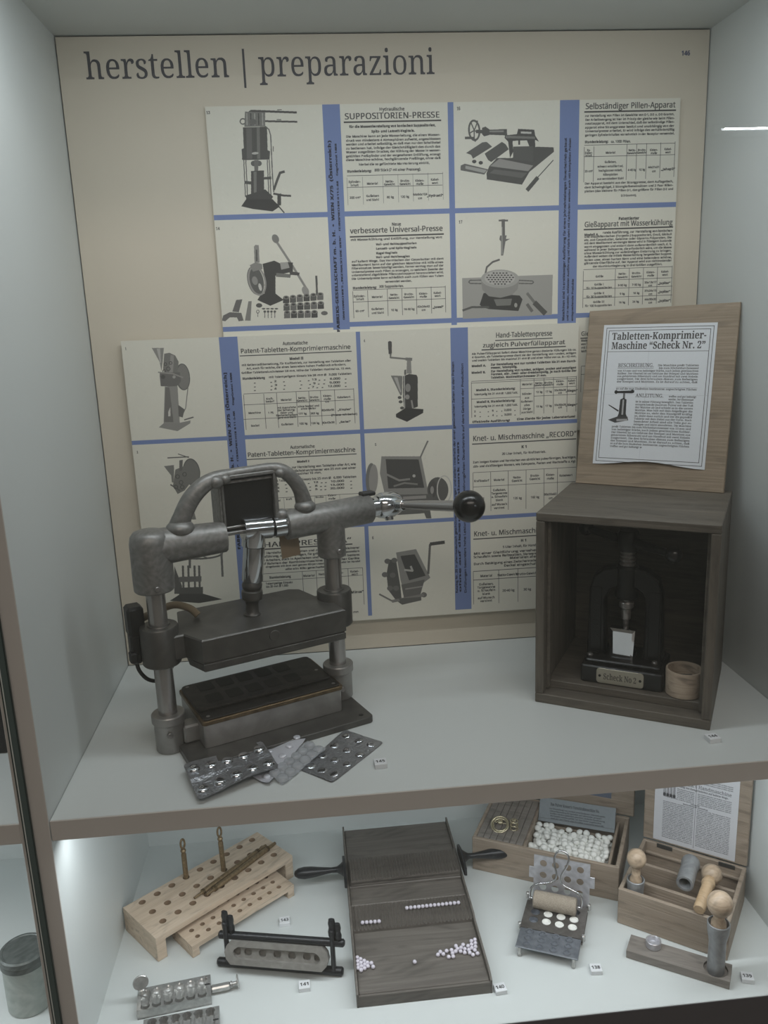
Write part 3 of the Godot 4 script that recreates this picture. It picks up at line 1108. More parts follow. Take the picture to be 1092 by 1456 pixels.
	p.text("verwendet werden.", 468, 710, 622, 20)
	p.text("Stundenleistung:", 188, 405, 677, 22, 700)
	p.text("300 Suppositorien.", 415, 640, 666, 22)
	table(p, [192, 320, 490, 615, 740, 868, 990], [693, 795, 925])
	for e in [["Zylinder-", 252, 742], ["Inhalt", 258, 768], ["Material", 403, 750], ["Netto-", 550, 730], ["Gewicht", 550, 758], ["Brutto-", 678, 726], ["Gewicht", 678, 752], ["Kisten-", 802, 720], ["maße", 802, 746], ["Kabel-", 926, 715], ["wort", 926, 740], ["65 cm³", 258, 870], ["Gußeisen", 408, 852], ["und Stahl", 410, 886], ["10 kg", 552, 862], ["16·50 kg", 680, 855], ["42x24x42", 804, 832], ["cm", 806, 862]]:
		p.mid(e[0], e[1], e[2], 20)
	p.mid("„Juwel“", 930, 838, 22, 700)
	# --- 16: pill apparatus
	p.crop(635, 130, 5.6)
	p.text("16", 78, 114, 150, 26, 400, INK, "Droid Serif")
	p.hoop(220, 310, 42, 78, 14, 0.3, -4)
	for a in 5:
		var t := TAU * a / 5 + 0.3
		p.line([[220, 310], [220 + cos(t) * 40, 310 + sin(t) * 72]], 9, 0.3)
	for e in [[190, 245], [246, 235], [228, 398]]:
		p.line([[e[0], e[1]], [220 + (e[0] - 220) * 0.8, 310 + (e[1] - 310) * 0.8]], 10, 0.28)
	p.line([[150, 370], [215, 370]], 18, 0.28)
	p.line([[240, 318], [290, 320]], 26, 0.26)
	p.poly([[282, 290], [310, 280], [345, 305], [460, 300], [480, 300], [482, 350], [345, 345], [300, 358], [282, 340]], 0.25)
	p.poly([[340, 312], [455, 310], [455, 325], [340, 325]], 0.5)
	p.poly([[465, 350], [560, 340], [570, 298], [698, 305], [705, 350], [735, 400], [705, 385], [705, 560], [660, 590], [660, 440], [640, 390], [585, 390], [585, 425], [570, 425], [570, 390], [525, 395], [530, 480], [505, 530], [490, 400], [462, 370]], 0.2)
	p.poly([[590, 318], [675, 322], [675, 338], [592, 335]], 0.75)
	p.poly([[470, 352], [705, 360], [705, 378], [470, 372]], 0.42)
	p.poly([[155, 490], [285, 405], [320, 402], [362, 440], [210, 535], [195, 505]], 0.3)
	p.poly([[303, 495], [440, 402], [470, 420], [495, 460], [355, 562], [330, 545]], 0.27)
	p.poly([[340, 595], [400, 530], [520, 530], [715, 440], [852, 445], [855, 480], [660, 640], [600, 742], [320, 700], [318, 650]], 0.24)
	p.poly([[345, 595], [420, 535], [690, 590], [650, 635]], 0.55)
	p.poly([[340, 650], [600, 690], [640, 650], [380, 620]], 0.34)
	p.poly([[530, 440], [690, 435], [690, 560], [530, 540]], 0.27)
	p.ell(220, 558, 17, 14, 0.2)
	p.ell(272, 568, 17, 14, 0.2)
	p.poly([[112, 590], [145, 575], [330, 620], [300, 662], [112, 628]], 0.33)
	p.poly([[150, 590], [320, 625], [300, 650], [150, 615]], 0.62)
	p.line([[848, 548], [720, 690]], 8, 0.3)
	p.line([[722, 690], [645, 782]], 32, 0.24)
	# --- 17: mould with water cooling
	p.crop(640, 290, 5.46)
	p.text("17", 64, 100, 152, 27, 400, INK, "Droid Serif")
	p.poly([[94, 575], [797, 548], [790, 860], [98, 890]], 0.60)
	p.line([[380, 128], [447, 128]], 13, 0.3)
	p.line([[412, 125], [413, 245]], 26, 0.32)
	p.poly([[388, 245], [440, 243], [432, 270], [465, 270], [430, 290], [412, 400], [395, 400], [395, 290], [382, 275]], 0.36)
	p.line([[404, 180], [404, 390]], 7, 0.6)
	p.line([[382, 432], [330, 450], [285, 490], [272, 550]], 14, 0.32)
	p.line([[245, 590], [155, 592], [145, 605], [155, 616], [250, 618]], 8, 0.3)
	p.line([[535, 592], [640, 597], [648, 608], [636, 618], [535, 616]], 8, 0.3)
	p.poly([[230, 780], [260, 690], [540, 710], [562, 740], [530, 830], [300, 815], [250, 800]], 0.15)
	p.line([[100, 825], [170, 800], [300, 800]], 16, 0.28)
	p.poly([[340, 740], [480, 735], [470, 785], [360, 790]], 0.42)
	p.ell(510, 785, 12, 18, 0.6)
	p.poly([[240, 600], [535, 595], [525, 660], [480, 705], [390, 728], [300, 715], [250, 665]], 0.52)
	p.ell(388, 580, 148, 72, 0.62)
	p.ell(386, 575, 118, 56, 0.70)
	for r in 6:
		for i in 9:
			var x := 388.0 + (i - 4) * 25 + (r % 2) * 12
			var y := 578.0 + (r - 2.5) * 17
			if pow((x - 388) / 108, 2) + pow((y - 576) / 50, 2) < 1.0:
				p.ell(x, y, 8, 5, 0.16)
	p.line([[600, 695], [660, 770]], 22, 0.4)
	p.line([[660, 770], [735, 845]], 40, 0.25)
	p.line([[600, 780], [635, 830]], 24, 0.35)
	# --- text of 16
	p.crop(790, 130, 5.747)
	p.text("Selbständiger Pillen-Apparat", 240, 986, 162, 48)
	p.rule(236, 988, 184, 11)
	p.lines(["zur Herstellung von Pillen im Gewichte von 0·1, 0·2 u. 0·3 Gramm.", "Der Arbeitsvorgang ist hier im Prinzip der gleiche wie beim Pillen-", "zusatzapparat, mit dem Unterschied, daß der selbständige Pillen-", "apparat eine Strangpresse besitzt und unabhängig von der", "Universalpresse arbeitet. Er wird infolge des verhältnismäßig", "geringen Zylinderinhaltes vornehmlich in der Rezeptur verwendet."], 236, 980, 225, 31.5, 19)
	p.text("Stundenleistung:", 236, 438, 428, 20, 700)
	p.text("ca. 1000 Pillen.", 448, 622, 424, 20)
	table(p, [235, 315, 585, 665, 745, 862, 978], [455, 548, 745])
	for e in [["Zy-", 272, 490], ["linder-", 272, 512], ["inhalt", 272, 534], ["Material", 450, 510], ["Netto-", 626, 490], ["Gewicht", 626, 512], ["Brutto-", 706, 488], ["Gewicht", 706, 510], ["Kisten-", 804, 486], ["maße", 804, 512], ["Kabel-", 920, 480], ["wort", 920, 506], ["25 cm³", 272, 660], ["Gußeisen,", 450, 585], ["schwarz emailliert od.", 450, 620], ["hochglanzvernickelt,", 450, 654], ["Rillenplatten", 450, 688], ["aus vernickeltem Stahl", 450, 722], ["4·40 kg", 626, 650], ["10 kg", 706, 648], ["44x21x21", 804, 628], ["cm", 804, 660]]:
		p.mid(e[0], e[1], e[2], 19, 400, 0.92)
	p.mid("„Jahapil“", 920, 642, 22, 700)
	p.lines(["Der Apparat besteht aus der Strangpresse, dem Auflagetisch,", "dem Schwingbügel, 2 Strangkolbeneinsätzen und 2 Paar Rillen-", "platten (das kleinere für Pillen 0·1, das größere für Pillen 0·2 und"], 232, 970, 776, 31, 19)
	p.text("0·3 Gramm).", 530, 668, 862, 19)
	# --- text of 17
	p.crop(790, 290, 5.747)
	p.text("Patentierter", 510, 690, 134, 26, 700)
	p.text("Gießapparat mit Wasserkühlung", 232, 962, 202, 44)
	p.rule(230, 962, 222, 10)
	p.text("Modell A,", 230, 360, 262, 21, 700)
	p.text("runde Ausführung, zur Herstellung von konischen", 380, 962, 252, 20)
	p.lines(["und doppelkonischen (Torpedo-) Suppositorien, Ovuli, Globuli", "etc. aus Cacaobutter, Gelatine- oder Glyzerin-Präparaten. Die", "mit dem Medikament vermengte Masse wird in flüssigem Zustande", "warm eingegossen und erstarrt dann außerordentlich rasch, d. h.", "während in jener Zeitspanne, die erforderlich wäre, um die Masse", "ohne Wasserkühlung zur vollständigen Erstarrung zu bringen.", "Außerdem weisen die mittels Wasserkühlung hergestellten Supposi-", "torien usw. einen harten Kern und eine besonders schöne,", "glänzende Oberfläche auf. Der Apparat wird aus nichtrostender"], 230, 958, 288, 27, 18)
	p.text("der Aluminiumlegierung in drei Größen ausgeführt.", 300, 880, 528, 18)
	table(p, [228, 490, 605, 720, 835, 955], [548, 638, 708, 780, 850])
	for e in [["Größe", 360, 600], ["Netto-", 546, 578], ["Gewicht", 548, 606], ["Brutto-", 662, 572], ["Gewicht", 662, 600], ["Kisten-", 778, 566], ["maße", 778, 592], ["Kabel-", 896, 560], ["wort", 896, 586], ["Größe I", 358, 665], ["für 10 Suppositorien", 358, 692], ["Größe II", 358, 738], ["für 30 Suppositorien", 358, 764], ["Größe III", 355, 808], ["für 100 Suppositorien", 352, 838], ["3·50 kg", 546, 672], ["7·50 kg", 662, 666], ["9 kg", 546, 742], ["16 kg", 660, 736], ["16 kg", 544, 812], ["24 kg", 656, 806], ["35x13x17", 776, 648], ["cm", 776, 674], ["37x24x15", 776, 716], ["cm", 776, 744], ["44x30x20", 776, 786], ["cm", 776, 814]]:
		p.mid(e[0], e[1], e[2], 18)
	for y in [655, 725, 798]:
		p.mid("„Jupiter“", 888, y, 20, 700)
	# --- the row below, mostly behind the other poster
	p.crop(790, 450, 5.2)
	p.text("Gießapparat", 185, 420, 145, 34)
	p.rule(185, 520, 165, 8)
	p.lines(["Modell B, flache Form, zur Herstellung", "von Suppositorien für die Rezeptur", "mit Füllbecher und Abstreifmesser,", "leicht zerlegbar und gut zu reinigen."], 185, 520, 190, 26, 17)
	table(p, [190, 300, 420, 520], [370, 430, 560])
	upright_print(p)
	print_board("catalogue_poster", "upper catalogue poster with a hydraulic press, a wheel press and a water tap picture", p, 0.762, 0.30, 0.0)


func upright_print(p: Page) -> void:
	var ib := Color(0.10, 0.11, 0.17)
	p.crop(290, 300, 5.46)
	p.upright("FABRIKS-GESELLSCHAFT m. b. H.  •  WIEN X/75  (Österreich)", 1022, -560, 948, 26, 700, ib)
	p.crop(290, 300, 5.46)
	p.upright("DRAHTANSCHRIFT: „INGENIALSCHINE WIEN“     FERNSPRECHER R 11-5-88     Gegründet 1888", 1062, -540, 850, 15, 400, ib)
	p.crop(790, 290, 5.747)
	p.upright("Maschinen sind in erstklassiger Ausführung für einen jahrzehntelangen Dauerbetrieb gebaut", 82, -550, 960, 20, 400, ib)
	p.upright("und in neuester, solidester Ausführung und Fabrik steht mit Fachleuten werden auch mit kompletten Preisen", 116, -550, 960, 18, 400, ib)
	p.upright("entsprechende Produkte", 148, 600, 960, 18, 400, ib)


func poster_lower() -> void:
	var p := page(0.041, 0.048, 0.6335, 0.4435, 0.011)
	paper_tone(p, CREAM, 6)
	for e in [[0.1635, 0.1870], [0.3385, 0.3440], [0.4620, 0.4850]]:
		p.rectm(e[0], 0.054, e[1], 0.4435, BLUE)
	for y in [[0.3110, 0.3165], [0.1835, 0.1890]]:
		p.rectm(0.041, y[0], 0.6335, y[1], BLUE)
	# --- 1: tablet machine on a stand
	p.crop(170, 470, 6.067)
	p.text("1", 48, 62, 168, 26, 400, INK, "Droid Serif")
	p.ell(545, 400, 62, 116, 0.45, -6)
	p.hoop(548, 400, 56, 112, 7, 0.3, -6)
	p.poly([[278, 150], [382, 150], [372, 270], [362, 350], [345, 270]], 0.5)
	p.poly([[320, 155], [350, 155], [358, 280], [350, 280]], 0.68)
	p.poly([[385, 200], [430, 192], [480, 215], [510, 270], [495, 400], [400, 400], [375, 330]], 0.42)
	p.poly([[440, 210], [470, 215], [460, 380], [425, 380]], 0.55)
	for e in [[395, 290, 12], [420, 330, 16], [385, 350, 12], [440, 280, 12]]:
		p.hoop(e[0], e[1], e[2], e[2], 6, 0.22)
	p.poly([[345, 365], [520, 360], [530, 440], [490, 485], [355, 480]], 0.36)
	p.line([[335, 360], [460, 372], [545, 405]], 12, 0.55)
	p.ell(375, 400, 18, 18, 0.25)
	p.ell(470, 400, 14, 14, 0.6)
	p.poly([[390, 485], [500, 480], [520, 800], [500, 830], [380, 800]], 0.52)
	p.poly([[395, 490], [430, 490], [465, 790], [385, 790]], 0.38)
	p.poly([[420, 700], [438, 660], [440, 740], [420, 740]], 0.8)
	p.line([[590, 490], [570, 670], [535, 740]], 8, 0.45)
	p.poly([[505, 640], [560, 680], [545, 750], [510, 740]], 0.32)
	p.poly([[338, 835], [380, 800], [500, 800], [612, 775], [610, 800], [500, 868]], 0.5)
	p.line([[560, 770], [635, 748]], 12, 0.35)
	# --- 2
	p.crop(180, 620, 6.067)
	p.text("2", 86, 106, 150, 24, 400, INK, "Droid Serif")
	p.ell(560, 310, 72, 118, 0.4, -8)
	p.hoop(560, 310, 70, 112, 8, 0.28, -8)
	p.line([[355, 188], [440, 184], [535, 180]], 10, 0.3)
	p.line([[445, 155], [535, 185]], 8, 0.3)
	p.poly([[322, 260], [408, 250], [410, 300], [405, 400], [390, 400], [385, 340]], 0.42)
	p.poly([[420, 290], [540, 240], [560, 390], [500, 470], [440, 500], [400, 430]], 0.4)
	p.poly([[455, 210], [485, 205], [480, 300], [455, 300]], 0.33)
	for e in [[425, 440], [470, 400], [500, 330], [440, 350], [480, 440]]:
		p.hoop(e[0], e[1], 16, 16, 7, 0.24)
	p.line([[380, 420], [460, 470]], 12, 0.3)
	p.poly([[505, 480], [560, 560], [600, 720], [470, 720]], 0.4)
	# --- 3: hand press with wheel, seen under the arm
	p.crop(160, 640, 4.55)
	p.hoop(545, 665, 165, 38, 12, 0.3)
	p.line([[390, 680], [700, 650]], 10, 0.33)
	p.line([[450, 640], [620, 700]], 8, 0.33)
	p.line([[704, 655], [712, 815]], 15, 0.36)
	p.line([[500, 670], [500, 760]], 16, 0.33)
	for x in [455, 490, 530, 560]:
		p.line([[x, 750], [x + 5, 930]], 14, 0.3)
	p.poly([[400, 750], [450, 880], [450, 930], [400, 930]], 0.28)
	p.poly([[430, 820], [575, 815], [575, 850], [430, 855]], 0.36)
	p.poly([[430, 890], [585, 885], [585, 935], [430, 935]], 0.26)
	p.poly([[370, 975], [440, 930], [590, 930], [710, 965], [560, 990]], 0.18)
	# --- 4: hand tablet press
	p.crop(500, 460, 5.747)
	p.text("4", 96, 114, 152, 24, 400, INK, "Droid Serif")
	p.poly([[296, 150], [312, 142], [328, 150], [328, 245], [302, 250]], 0.22)
	p.line([[318, 250], [318, 278], [470, 292]], 14, 0.4)
	p.poly([[440, 278], [495, 280], [495, 305], [440, 302]], 0.42)
	p.poly([[452, 300], [485, 302], [490, 410], [448, 410]], 0.5)
	p.poly([[430, 380], [445, 375], [445, 420], [430, 420]], 0.3)
	p.poly([[420, 430], [470, 412], [530, 420], [540, 440], [540, 680], [430, 720], [420, 600]], 0.17)
	p.poly([[320, 425], [415, 428], [412, 580], [400, 590]], 0.42)
	p.poly([[345, 440], [375, 440], [405, 560], [395, 560]], 0.66)
	p.line([[430, 430], [433, 730]], 10, 0.62)
	p.ell(460, 525, 22, 34, 0.5)
	p.ell(455, 600, 18, 20, 0.55)
	p.line([[490, 630], [505, 720]], 14, 0.55)
	for e in [[392, 605], [412, 690], [400, 640]]:
		p.ell(e[0], e[1], 16, 12, 0.25)
	p.poly([[362, 740], [440, 690], [585, 700], [585, 730], [452, 803], [362, 765]], 0.12)
	# --- 5: kneading machine
	p.crop(520, 640, 5.46)
	p.text("5", 68, 88, -34, 22, 400, INK, "Droid Serif")
	p.ell(40, 225, 40, 125, 0.4, 2)
	p.ell(60, 225, 35, 115, 0.55, 2)
	p.poly([[122, 48], [430, 48], [480, 300], [480, 350], [150, 350], [110, 180]], 0.5)
	p.poly([[155, 70], [410, 72], [455, 292], [175, 298]], 0.2)
	p.line([[165, 190], [260, 235], [340, 225]], 16, 0.5)
	p.line([[220, 280], [300, 255], [400, 265]], 14, 0.45)
	p.ell(375, 200, 12, 12, 0.7)
	p.line([[425, 55], [458, -20], [482, -70]], 12, 0.4)
	p.ell(560, 310, 82, 100, 0.28)
	p.hoop(610, 305, 55, 105, 9, 0.75)
	p.ell(520, 300, 32, 66, 0.22)
	p.ell(515, 310, 14, 30, 0.55)
	p.poly([[90, 350], [520, 340], [520, 390], [490, 400], [510, 530], [470, 530], [455, 490], [150, 510], [90, 480]], 0.3)
	p.poly([[290, 360], [470, 350], [470, 375], [290, 385]], 0.55)
	# --- 6: mixing machine
	p.crop(510, 730, 4.044)
	p.text("6", 76, 90, 148, 18, 400, INK, "Droid Serif")
	p.poly([[215, 225], [330, 205], [412, 370], [372, 400], [355, 470], [260, 490], [250, 420], [240, 380]], 0.5)
	p.poly([[240, 245], [322, 235], [385, 358], [290, 385]], 0.2)
	p.line([[265, 325], [310, 330], [300, 305]], 12, 0.68)
	p.poly([[245, 410], [380, 380], [350, 480], [262, 495]], 0.33)
	p.line([[270, 435], [365, 420]], 8, 0.55)
	p.line([[400, 345], [410, 180], [485, 165]], 13, 0.33)
	p.line([[415, 176], [490, 166]], 20, 0.2)
	p.poly([[175, 265], [215, 270], [240, 420], [250, 525], [215, 500], [170, 440], [160, 350]], 0.26)
	for e in [[165, 275], [205, 270], [150, 352], [195, 355], [180, 430], [215, 430], [375, 468]]:
		p.ell(e[0], e[1], 17, 15, 0.36)
	p.line([[120, 465], [195, 505]], 10, 0.4)
	p.line([[195, 505], [370, 470]], 18, 0.45)
	p.poly([[230, 490], [250, 525], [360, 500], [360, 480]], 0.3)
	# --- text of 1
	p.crop(320, 460, 5.46)
	p.text("Automatische", 445, 652, 170, 27, 400)
	p.text("Patent-Tabletten-Komprimiermaschine", 118, 982, 240, 40, 400)
	p.rule(116, 984, 262, 8)
	p.text("Modell II", 497, 616, 284, 22, 700)
	p.text("mit Kettenradübersetzung, für Kraftbetrieb, zur Herstellung von Tabletten aller", 125, 985, 340, 19)
	p.text("Art, auch für solche, die eines besonders hohen Preßdruck erfordern.", 165, 948, 366, 19)
	p.text("Größter Tablettendurchmesser 28 mm. Höhe der Tabletten maximal ca. 15 mm.", 125, 988, 400, 19)
	p.text("Stundenleistung", 132, 316, 440, 20, 700)
	p.text("mit 1stempeligem Einsatz bis 28 mm Ø   3.000 Tabletten", 335, 990, 432, 19)
	for i in 3:
		p.text("„             „  %d      „             „      „  %s  „   „    %s    „" % [[2, 3, 4][i], ["13", "9", "7"][i], ["6.000", "9.000", "12.000"][i]], 220, 955, 470 + 29 * i, 18)
	table(p, [145, 300, 400, 552, 650, 742, 850, 998], [555, 640, 752, 828])
	for e in [["Kraft-", 350, 592], ["bedarf", 350, 612], ["Material", 476, 600], ["Netto-", 600, 585], ["Gewicht", 600, 606], ["Brutto-", 695, 580], ["Gewicht", 695, 602], ["Kisten-", 796, 570], ["maße", 796, 594], ["cm", 796, 614], ["Kabelwort", 924, 580], ["Maschine", 232, 702], ["1 PS", 356, 700], ["mit Ausnahme", 480, 660], ["der Schwung-", 480, 680], ["räder und", 480, 700], ["Riemenscheiben", 480, 718], ["ganz aus Stahl", 482, 736], ["ohne Sockel und", 650, 648], ["ohne Motor", 650, 668], ["177 kg", 604, 708], ["263 kg", 698, 704], ["80x66x95", 800, 680], ["Sockel", 236, 800], ["Gußeisen", 486, 790], ["100 kg", 610, 785], ["128 kg", 702, 782], ["90x43x38", 804, 776]]:
		p.mid(e[0], e[1], e[2], 18)
	for e in [["„Simplex“", 930, 675], ["(Presse mit Sockel)", 928, 715], ["„Sockel“", 932, 770]]:
		p.mid(e[0], e[1], e[2], 18, 700)
	# --- text of 2
	p.crop(360, 620, 6.4235)
	p.text("Automatische", 335, 570, 118, 32)
	p.text("Patent-Tabletten-Komprimiermaschine", -55, 942, 198, 46)
	p.rule(-58, 945, 222, 9)
	p.text("Modell I", 395, 520, 244, 24, 700)
	p.text("für Kraft- oder Handbetrieb, zur Herstellung von Tabletten aller Art, wie", -50, 948, 322, 22)
	p.text("auch Pastillen bis zu einem Höchstdurchmesser von 25 mm und einer", -20, 948, 354, 22)
	p.text("Höhe von maximal 10 mm.", 225, 636, 366, 22)
	p.text("Stundenleistung mit 1stempeligem Einsatz bis 25 mm Ø   6.000 Tabletten", -50, 952, 438, 22)
	for i in 3:
		p.text("„        %d     „            „    „   %s  „  „   %s     „" % [[2, 3, 4][i], ["12", "8", "5"][i], ["10.000", "15.000", "20.000"][i]], 100, 920, 460 + 32 * i, 21)
	table(p, [-45, 130, 280, 420, 560, 665, 790, 975], [585, 690, 850])
	for e in [["Netto-", 490, 572], ["Brutto-", 612, 566], ["Kisten-", 722, 550], ["maße", 722, 580], ["kraft", 330, 585], ["Material", 205, 600]]:
		p.mid(e[0], e[1], e[2], 21)
	# --- text of 3
	p.crop(330, 640, 4.55)
	p.text("„HANDPRESSE KA“", 168, 778, 632, 40)
	p.rule(170, 780, 646, 8)
	p.lines(["zur Herstellung von Tabletten und zu Versuchen sehr kleinerer", "Ausführung, ohne Unterlagen, für größere Serien und besonders", "für Arbeiten, auch in Apotheken und im Laboratorium bestens", "auf Rahmen der Kombiniermaschine und ähnlicher Geräte"], 180, 832, 676, 23, 16)
	p.text("eingebaute mit dem zum ganzen Körper zusammengesetzt oder im Handel", 215, 835, 762, 14)
	p.text("alle ein Kilo geschaltet ist.", 340, 660, 776, 14)
	table(p, [185, 455, 545, 640, 750, 845], [802, 850, 1040])
	p.text("Standenleistung", 240, 385, 832, 18, 700)
	for e in [["Material", 500, 818], ["Netto-", 590, 808], ["Brutto-", 690, 800], ["Kabel-", 795, 790], ["wort", 795, 808], ["12 kg", 590, 920], ["17 kg", 690, 915]]:
		p.mid(e[0], e[1], e[2], 17)
	p.text("1stempelige Einsatz", 215, 400, 872, 16)
	p.text("bis 20 mm Ø 1.000", 218, 370, 892, 16)
	p.mid("„Minos“", 805, 925, 20, 700)
	p.mid("30 mm", 790, 1055, 16)
	# --- text of 4
	p.crop(640, 450, 5.2)
	p.text("Hand-Tablettenpresse", 335, 762, 162, 38)
	p.rule(334, 760, 184, 7)
	p.text("zugleich Pulverfüllapparat", 238, 858, 236, 36)
	p.rule(234, 858, 254, 8)
	p.lines(["Als Pulverfüllapparat liefert diese Maschine genau dosierte Füllungen bis ca.", "4 Gramm, als Tablettenpresse dient sie der Herstellung von runden, eckigen", "und ovalen Tabletten bis maximal 21 mm Ø und einer Höhe von ca. 8—10 mm."], 158, 940, 293, 24.5, 17)
	p.text("Modell A.", 155, 272, 376, 19, 700)
	p.text("Zur Herstellung von nur runden Tabletten bis 21 mm Durch-", 298, 940, 370, 18, 700)
	p.text("messer, 1stempelig.", 298, 505, 390, 18, 700)
	p.text("Modell B.", 155, 270, 424, 19, 700)
	p.text("Zur Herstellung von runden, eckigen, ovalen und sonstigen", 298, 940, 420, 18, 700)
	p.text("Formen, ein-, zwei- oder dreistempelig, je nach Größe der", 298, 940, 443, 18, 700)
	p.text("Tabletten. Maximaldurchmesser 21 mm.", 298, 720, 465, 18, 700)
	table(p, [158, 520, 622, 695, 765, 868, 935], [487, 500, 750])
	p.rule(158, 520, 614, 3)
	p.rule(622, 935, 592, 3)
	p.rule(520, 935, 538, 3)
	p.text("Modell A, Stundenleistung:", 188, 490, 556, 18, 700)
	p.text("1stempelig bis 21 mm Ø: 1.000 Tabl.", 172, 508, 588, 17)
	p.text("Modell B, Stundenleistung:", 192, 488, 645, 18, 700)
	p.text("1stempelig bis 21 mm Ø: 1.000 Tabl.", 174, 508, 678, 17)
	p.text("2     „         „    6   „     „  2.000    „", 174, 492, 712, 17)
	p.text("3     „         „    4   „     „  3.000    „", 174, 492, 746, 17)
	for e in [["Material", 570, 508], ["Netto-", 658, 500], ["Gewicht", 658, 516], ["Brutto-", 730, 496], ["Gewicht", 730, 512], ["Kisten-", 815, 486], ["maße", 815, 508], ["Kabel-", 902, 482], ["wort", 902, 502], ["Ständer", 570, 580], ["aus", 570, 608], ["Gußeisen", 570, 635], ["alles", 570, 662], ["übrige", 570, 690], ["aus Stahl", 570, 715], ["12 kg", 660, 565], ["17 kg", 730, 562], ["55x30x26", 815, 552], ["cm", 815, 572], ["15 kg", 660, 672], ["17 kg", 730, 668], ["55x30x26", 815, 660], ["cm", 815, 680]]:
		p.mid(e[0], e[1], e[2], 17)
	for y in [555, 660]:
		p.mid("„Sieger“", 902, y, 19, 700)
	p.text("Effektvolle Ausführung!", 160, 448, 790, 19, 700)
	p.text("Eine Zierde für jedes Laboratorium!", 490, 932, 770, 19, 700)
	# --- text of 5
	p.crop(640, 600, 5.46)
	p.text("Knet- u. Mischmaschine „RECORD“", 172, 985, 155, 44)
	p.rule(172, 980, 178, 8)
	p.text("K 1", 550, 605, 205, 26, 700)
	p.text("20 Liter Inhalt, für Kraftbetrieb.", 398, 752, 258, 20)
	p.lines(["Zum innigen Kneten und Vermischen von sämtlichen pulverförmigen, feuchtigen,", "zäh- und dickflüssigen Massen, wie Zahnpasta, Pasten und Riechstoffe u. dgl."], 175, 985, 326, 33, 19)
	table(p, [178, 315, 452, 590, 730, 835, 985], [398, 508, 700])
	for e in [["Kraftbedarf", 246, 465], ["Material", 382, 458], ["Netto-", 522, 438], ["Gewicht", 522, 465], ["Brutto-", 660, 425], ["Gewicht", 660, 450], ["Kisten-", 780, 418], ["maße", 780, 446], ["Kabelwort", 900, 422], ["1 PS", 246, 605], ["Gußeisen,", 384, 536], ["Torgewanne", 384, 562], ["u. Schaufeln", 384, 588], ["blank", 384, 614], ["auf Wunsch", 384, 648], ["verzinnt", 384, 674], ["135 kg", 524, 600], ["162 kg", 660, 592], ["90x50x65", 780, 570], ["cm", 784, 600]]:
		p.mid(e[0], e[1], e[2], 19)
	# --- text of 6
	p.text("Knet- u. Mischmaschine „RECORD“", 180, 985, 890, 44)
	p.rule(180, 985, 912, 8)
	p.text("H 1", 545, 600, 930, 26, 700)
	p.crop(510, 730, 4.044)
	p.text("5 Liter Inhalt, für Handbetrieb.", 825, 1090, 200, 15)
	p.lines(["Mit einer Gleitführung versehen, mit", "Schaufeln sowie Reibwalzen. Verwendet für"], 658, 1090, 238, 20, 15)
	p.text("Materialien aller Art.", 865, 1070, 262, 15)
	p.text("Durch Betätigung eines Zwischenrades beim", 658, 1090, 298, 15)
	p.text("Deckel eingeschaltet.", 832, 1060, 306, 15)
	table(p, [660, 806, 916, 1030], [334, 384, 525])
	for e in [["Material", 735, 364], ["Netto-Gewicht", 860, 358], ["Brutto-Gewicht", 970, 352], ["Gußeisen,", 735, 412], ["Torgewanne", 735, 430], ["u. Schaufeln", 735, 448], ["blank", 735, 468], ["auf Wunsch", 735, 490], ["verzinnt", 735, 508], ["20·40 kg", 862, 448], ["30 kg", 972, 442]]:
		p.mid(e[0], e[1], e[2], 15)
	var ib := Color(0.10, 0.11, 0.17)
	p.crop(170, 470, 6.067)
	p.upright("FABRIKS-GESELLSCHAFT m. b. H.  •  WIEN X/75  [Österreich]", 985, 345, 1900, 27, 700, ib)
	p.upright("DRAHTANSCHRIFT: „INGENIALSCHINE WIEN“   FERNSPRECHER R 11-5-88     Gegründet 1888", 1030, 345, 1900, 18, 400, ib)
	p.crop(640, 450, 5.2)
	p.upright("Katalog Nr. 20 in pharmazeutisch geschützten Einrichtungen und stellen innerhalb der einer gewünschten Zeiten zu den Preisen", 44, 325, 2050, 19, 400, ib)
	p.upright("ohne auf dieser Drehbank man", 76, 900, 2050, 18, 400, ib)
	p.upright("Einfüllungen besonders hohe Leistungen und einen störungsfreien Dauerbetrieb auf dem Gebiete der Produktion", 110, 335, 2050, 19, 400, ib)
	print_board("catalogue_poster", "lower catalogue poster with a funnel tablet machine and a kneading machine picture", p, 0.6335, 0.048, 0.0055)


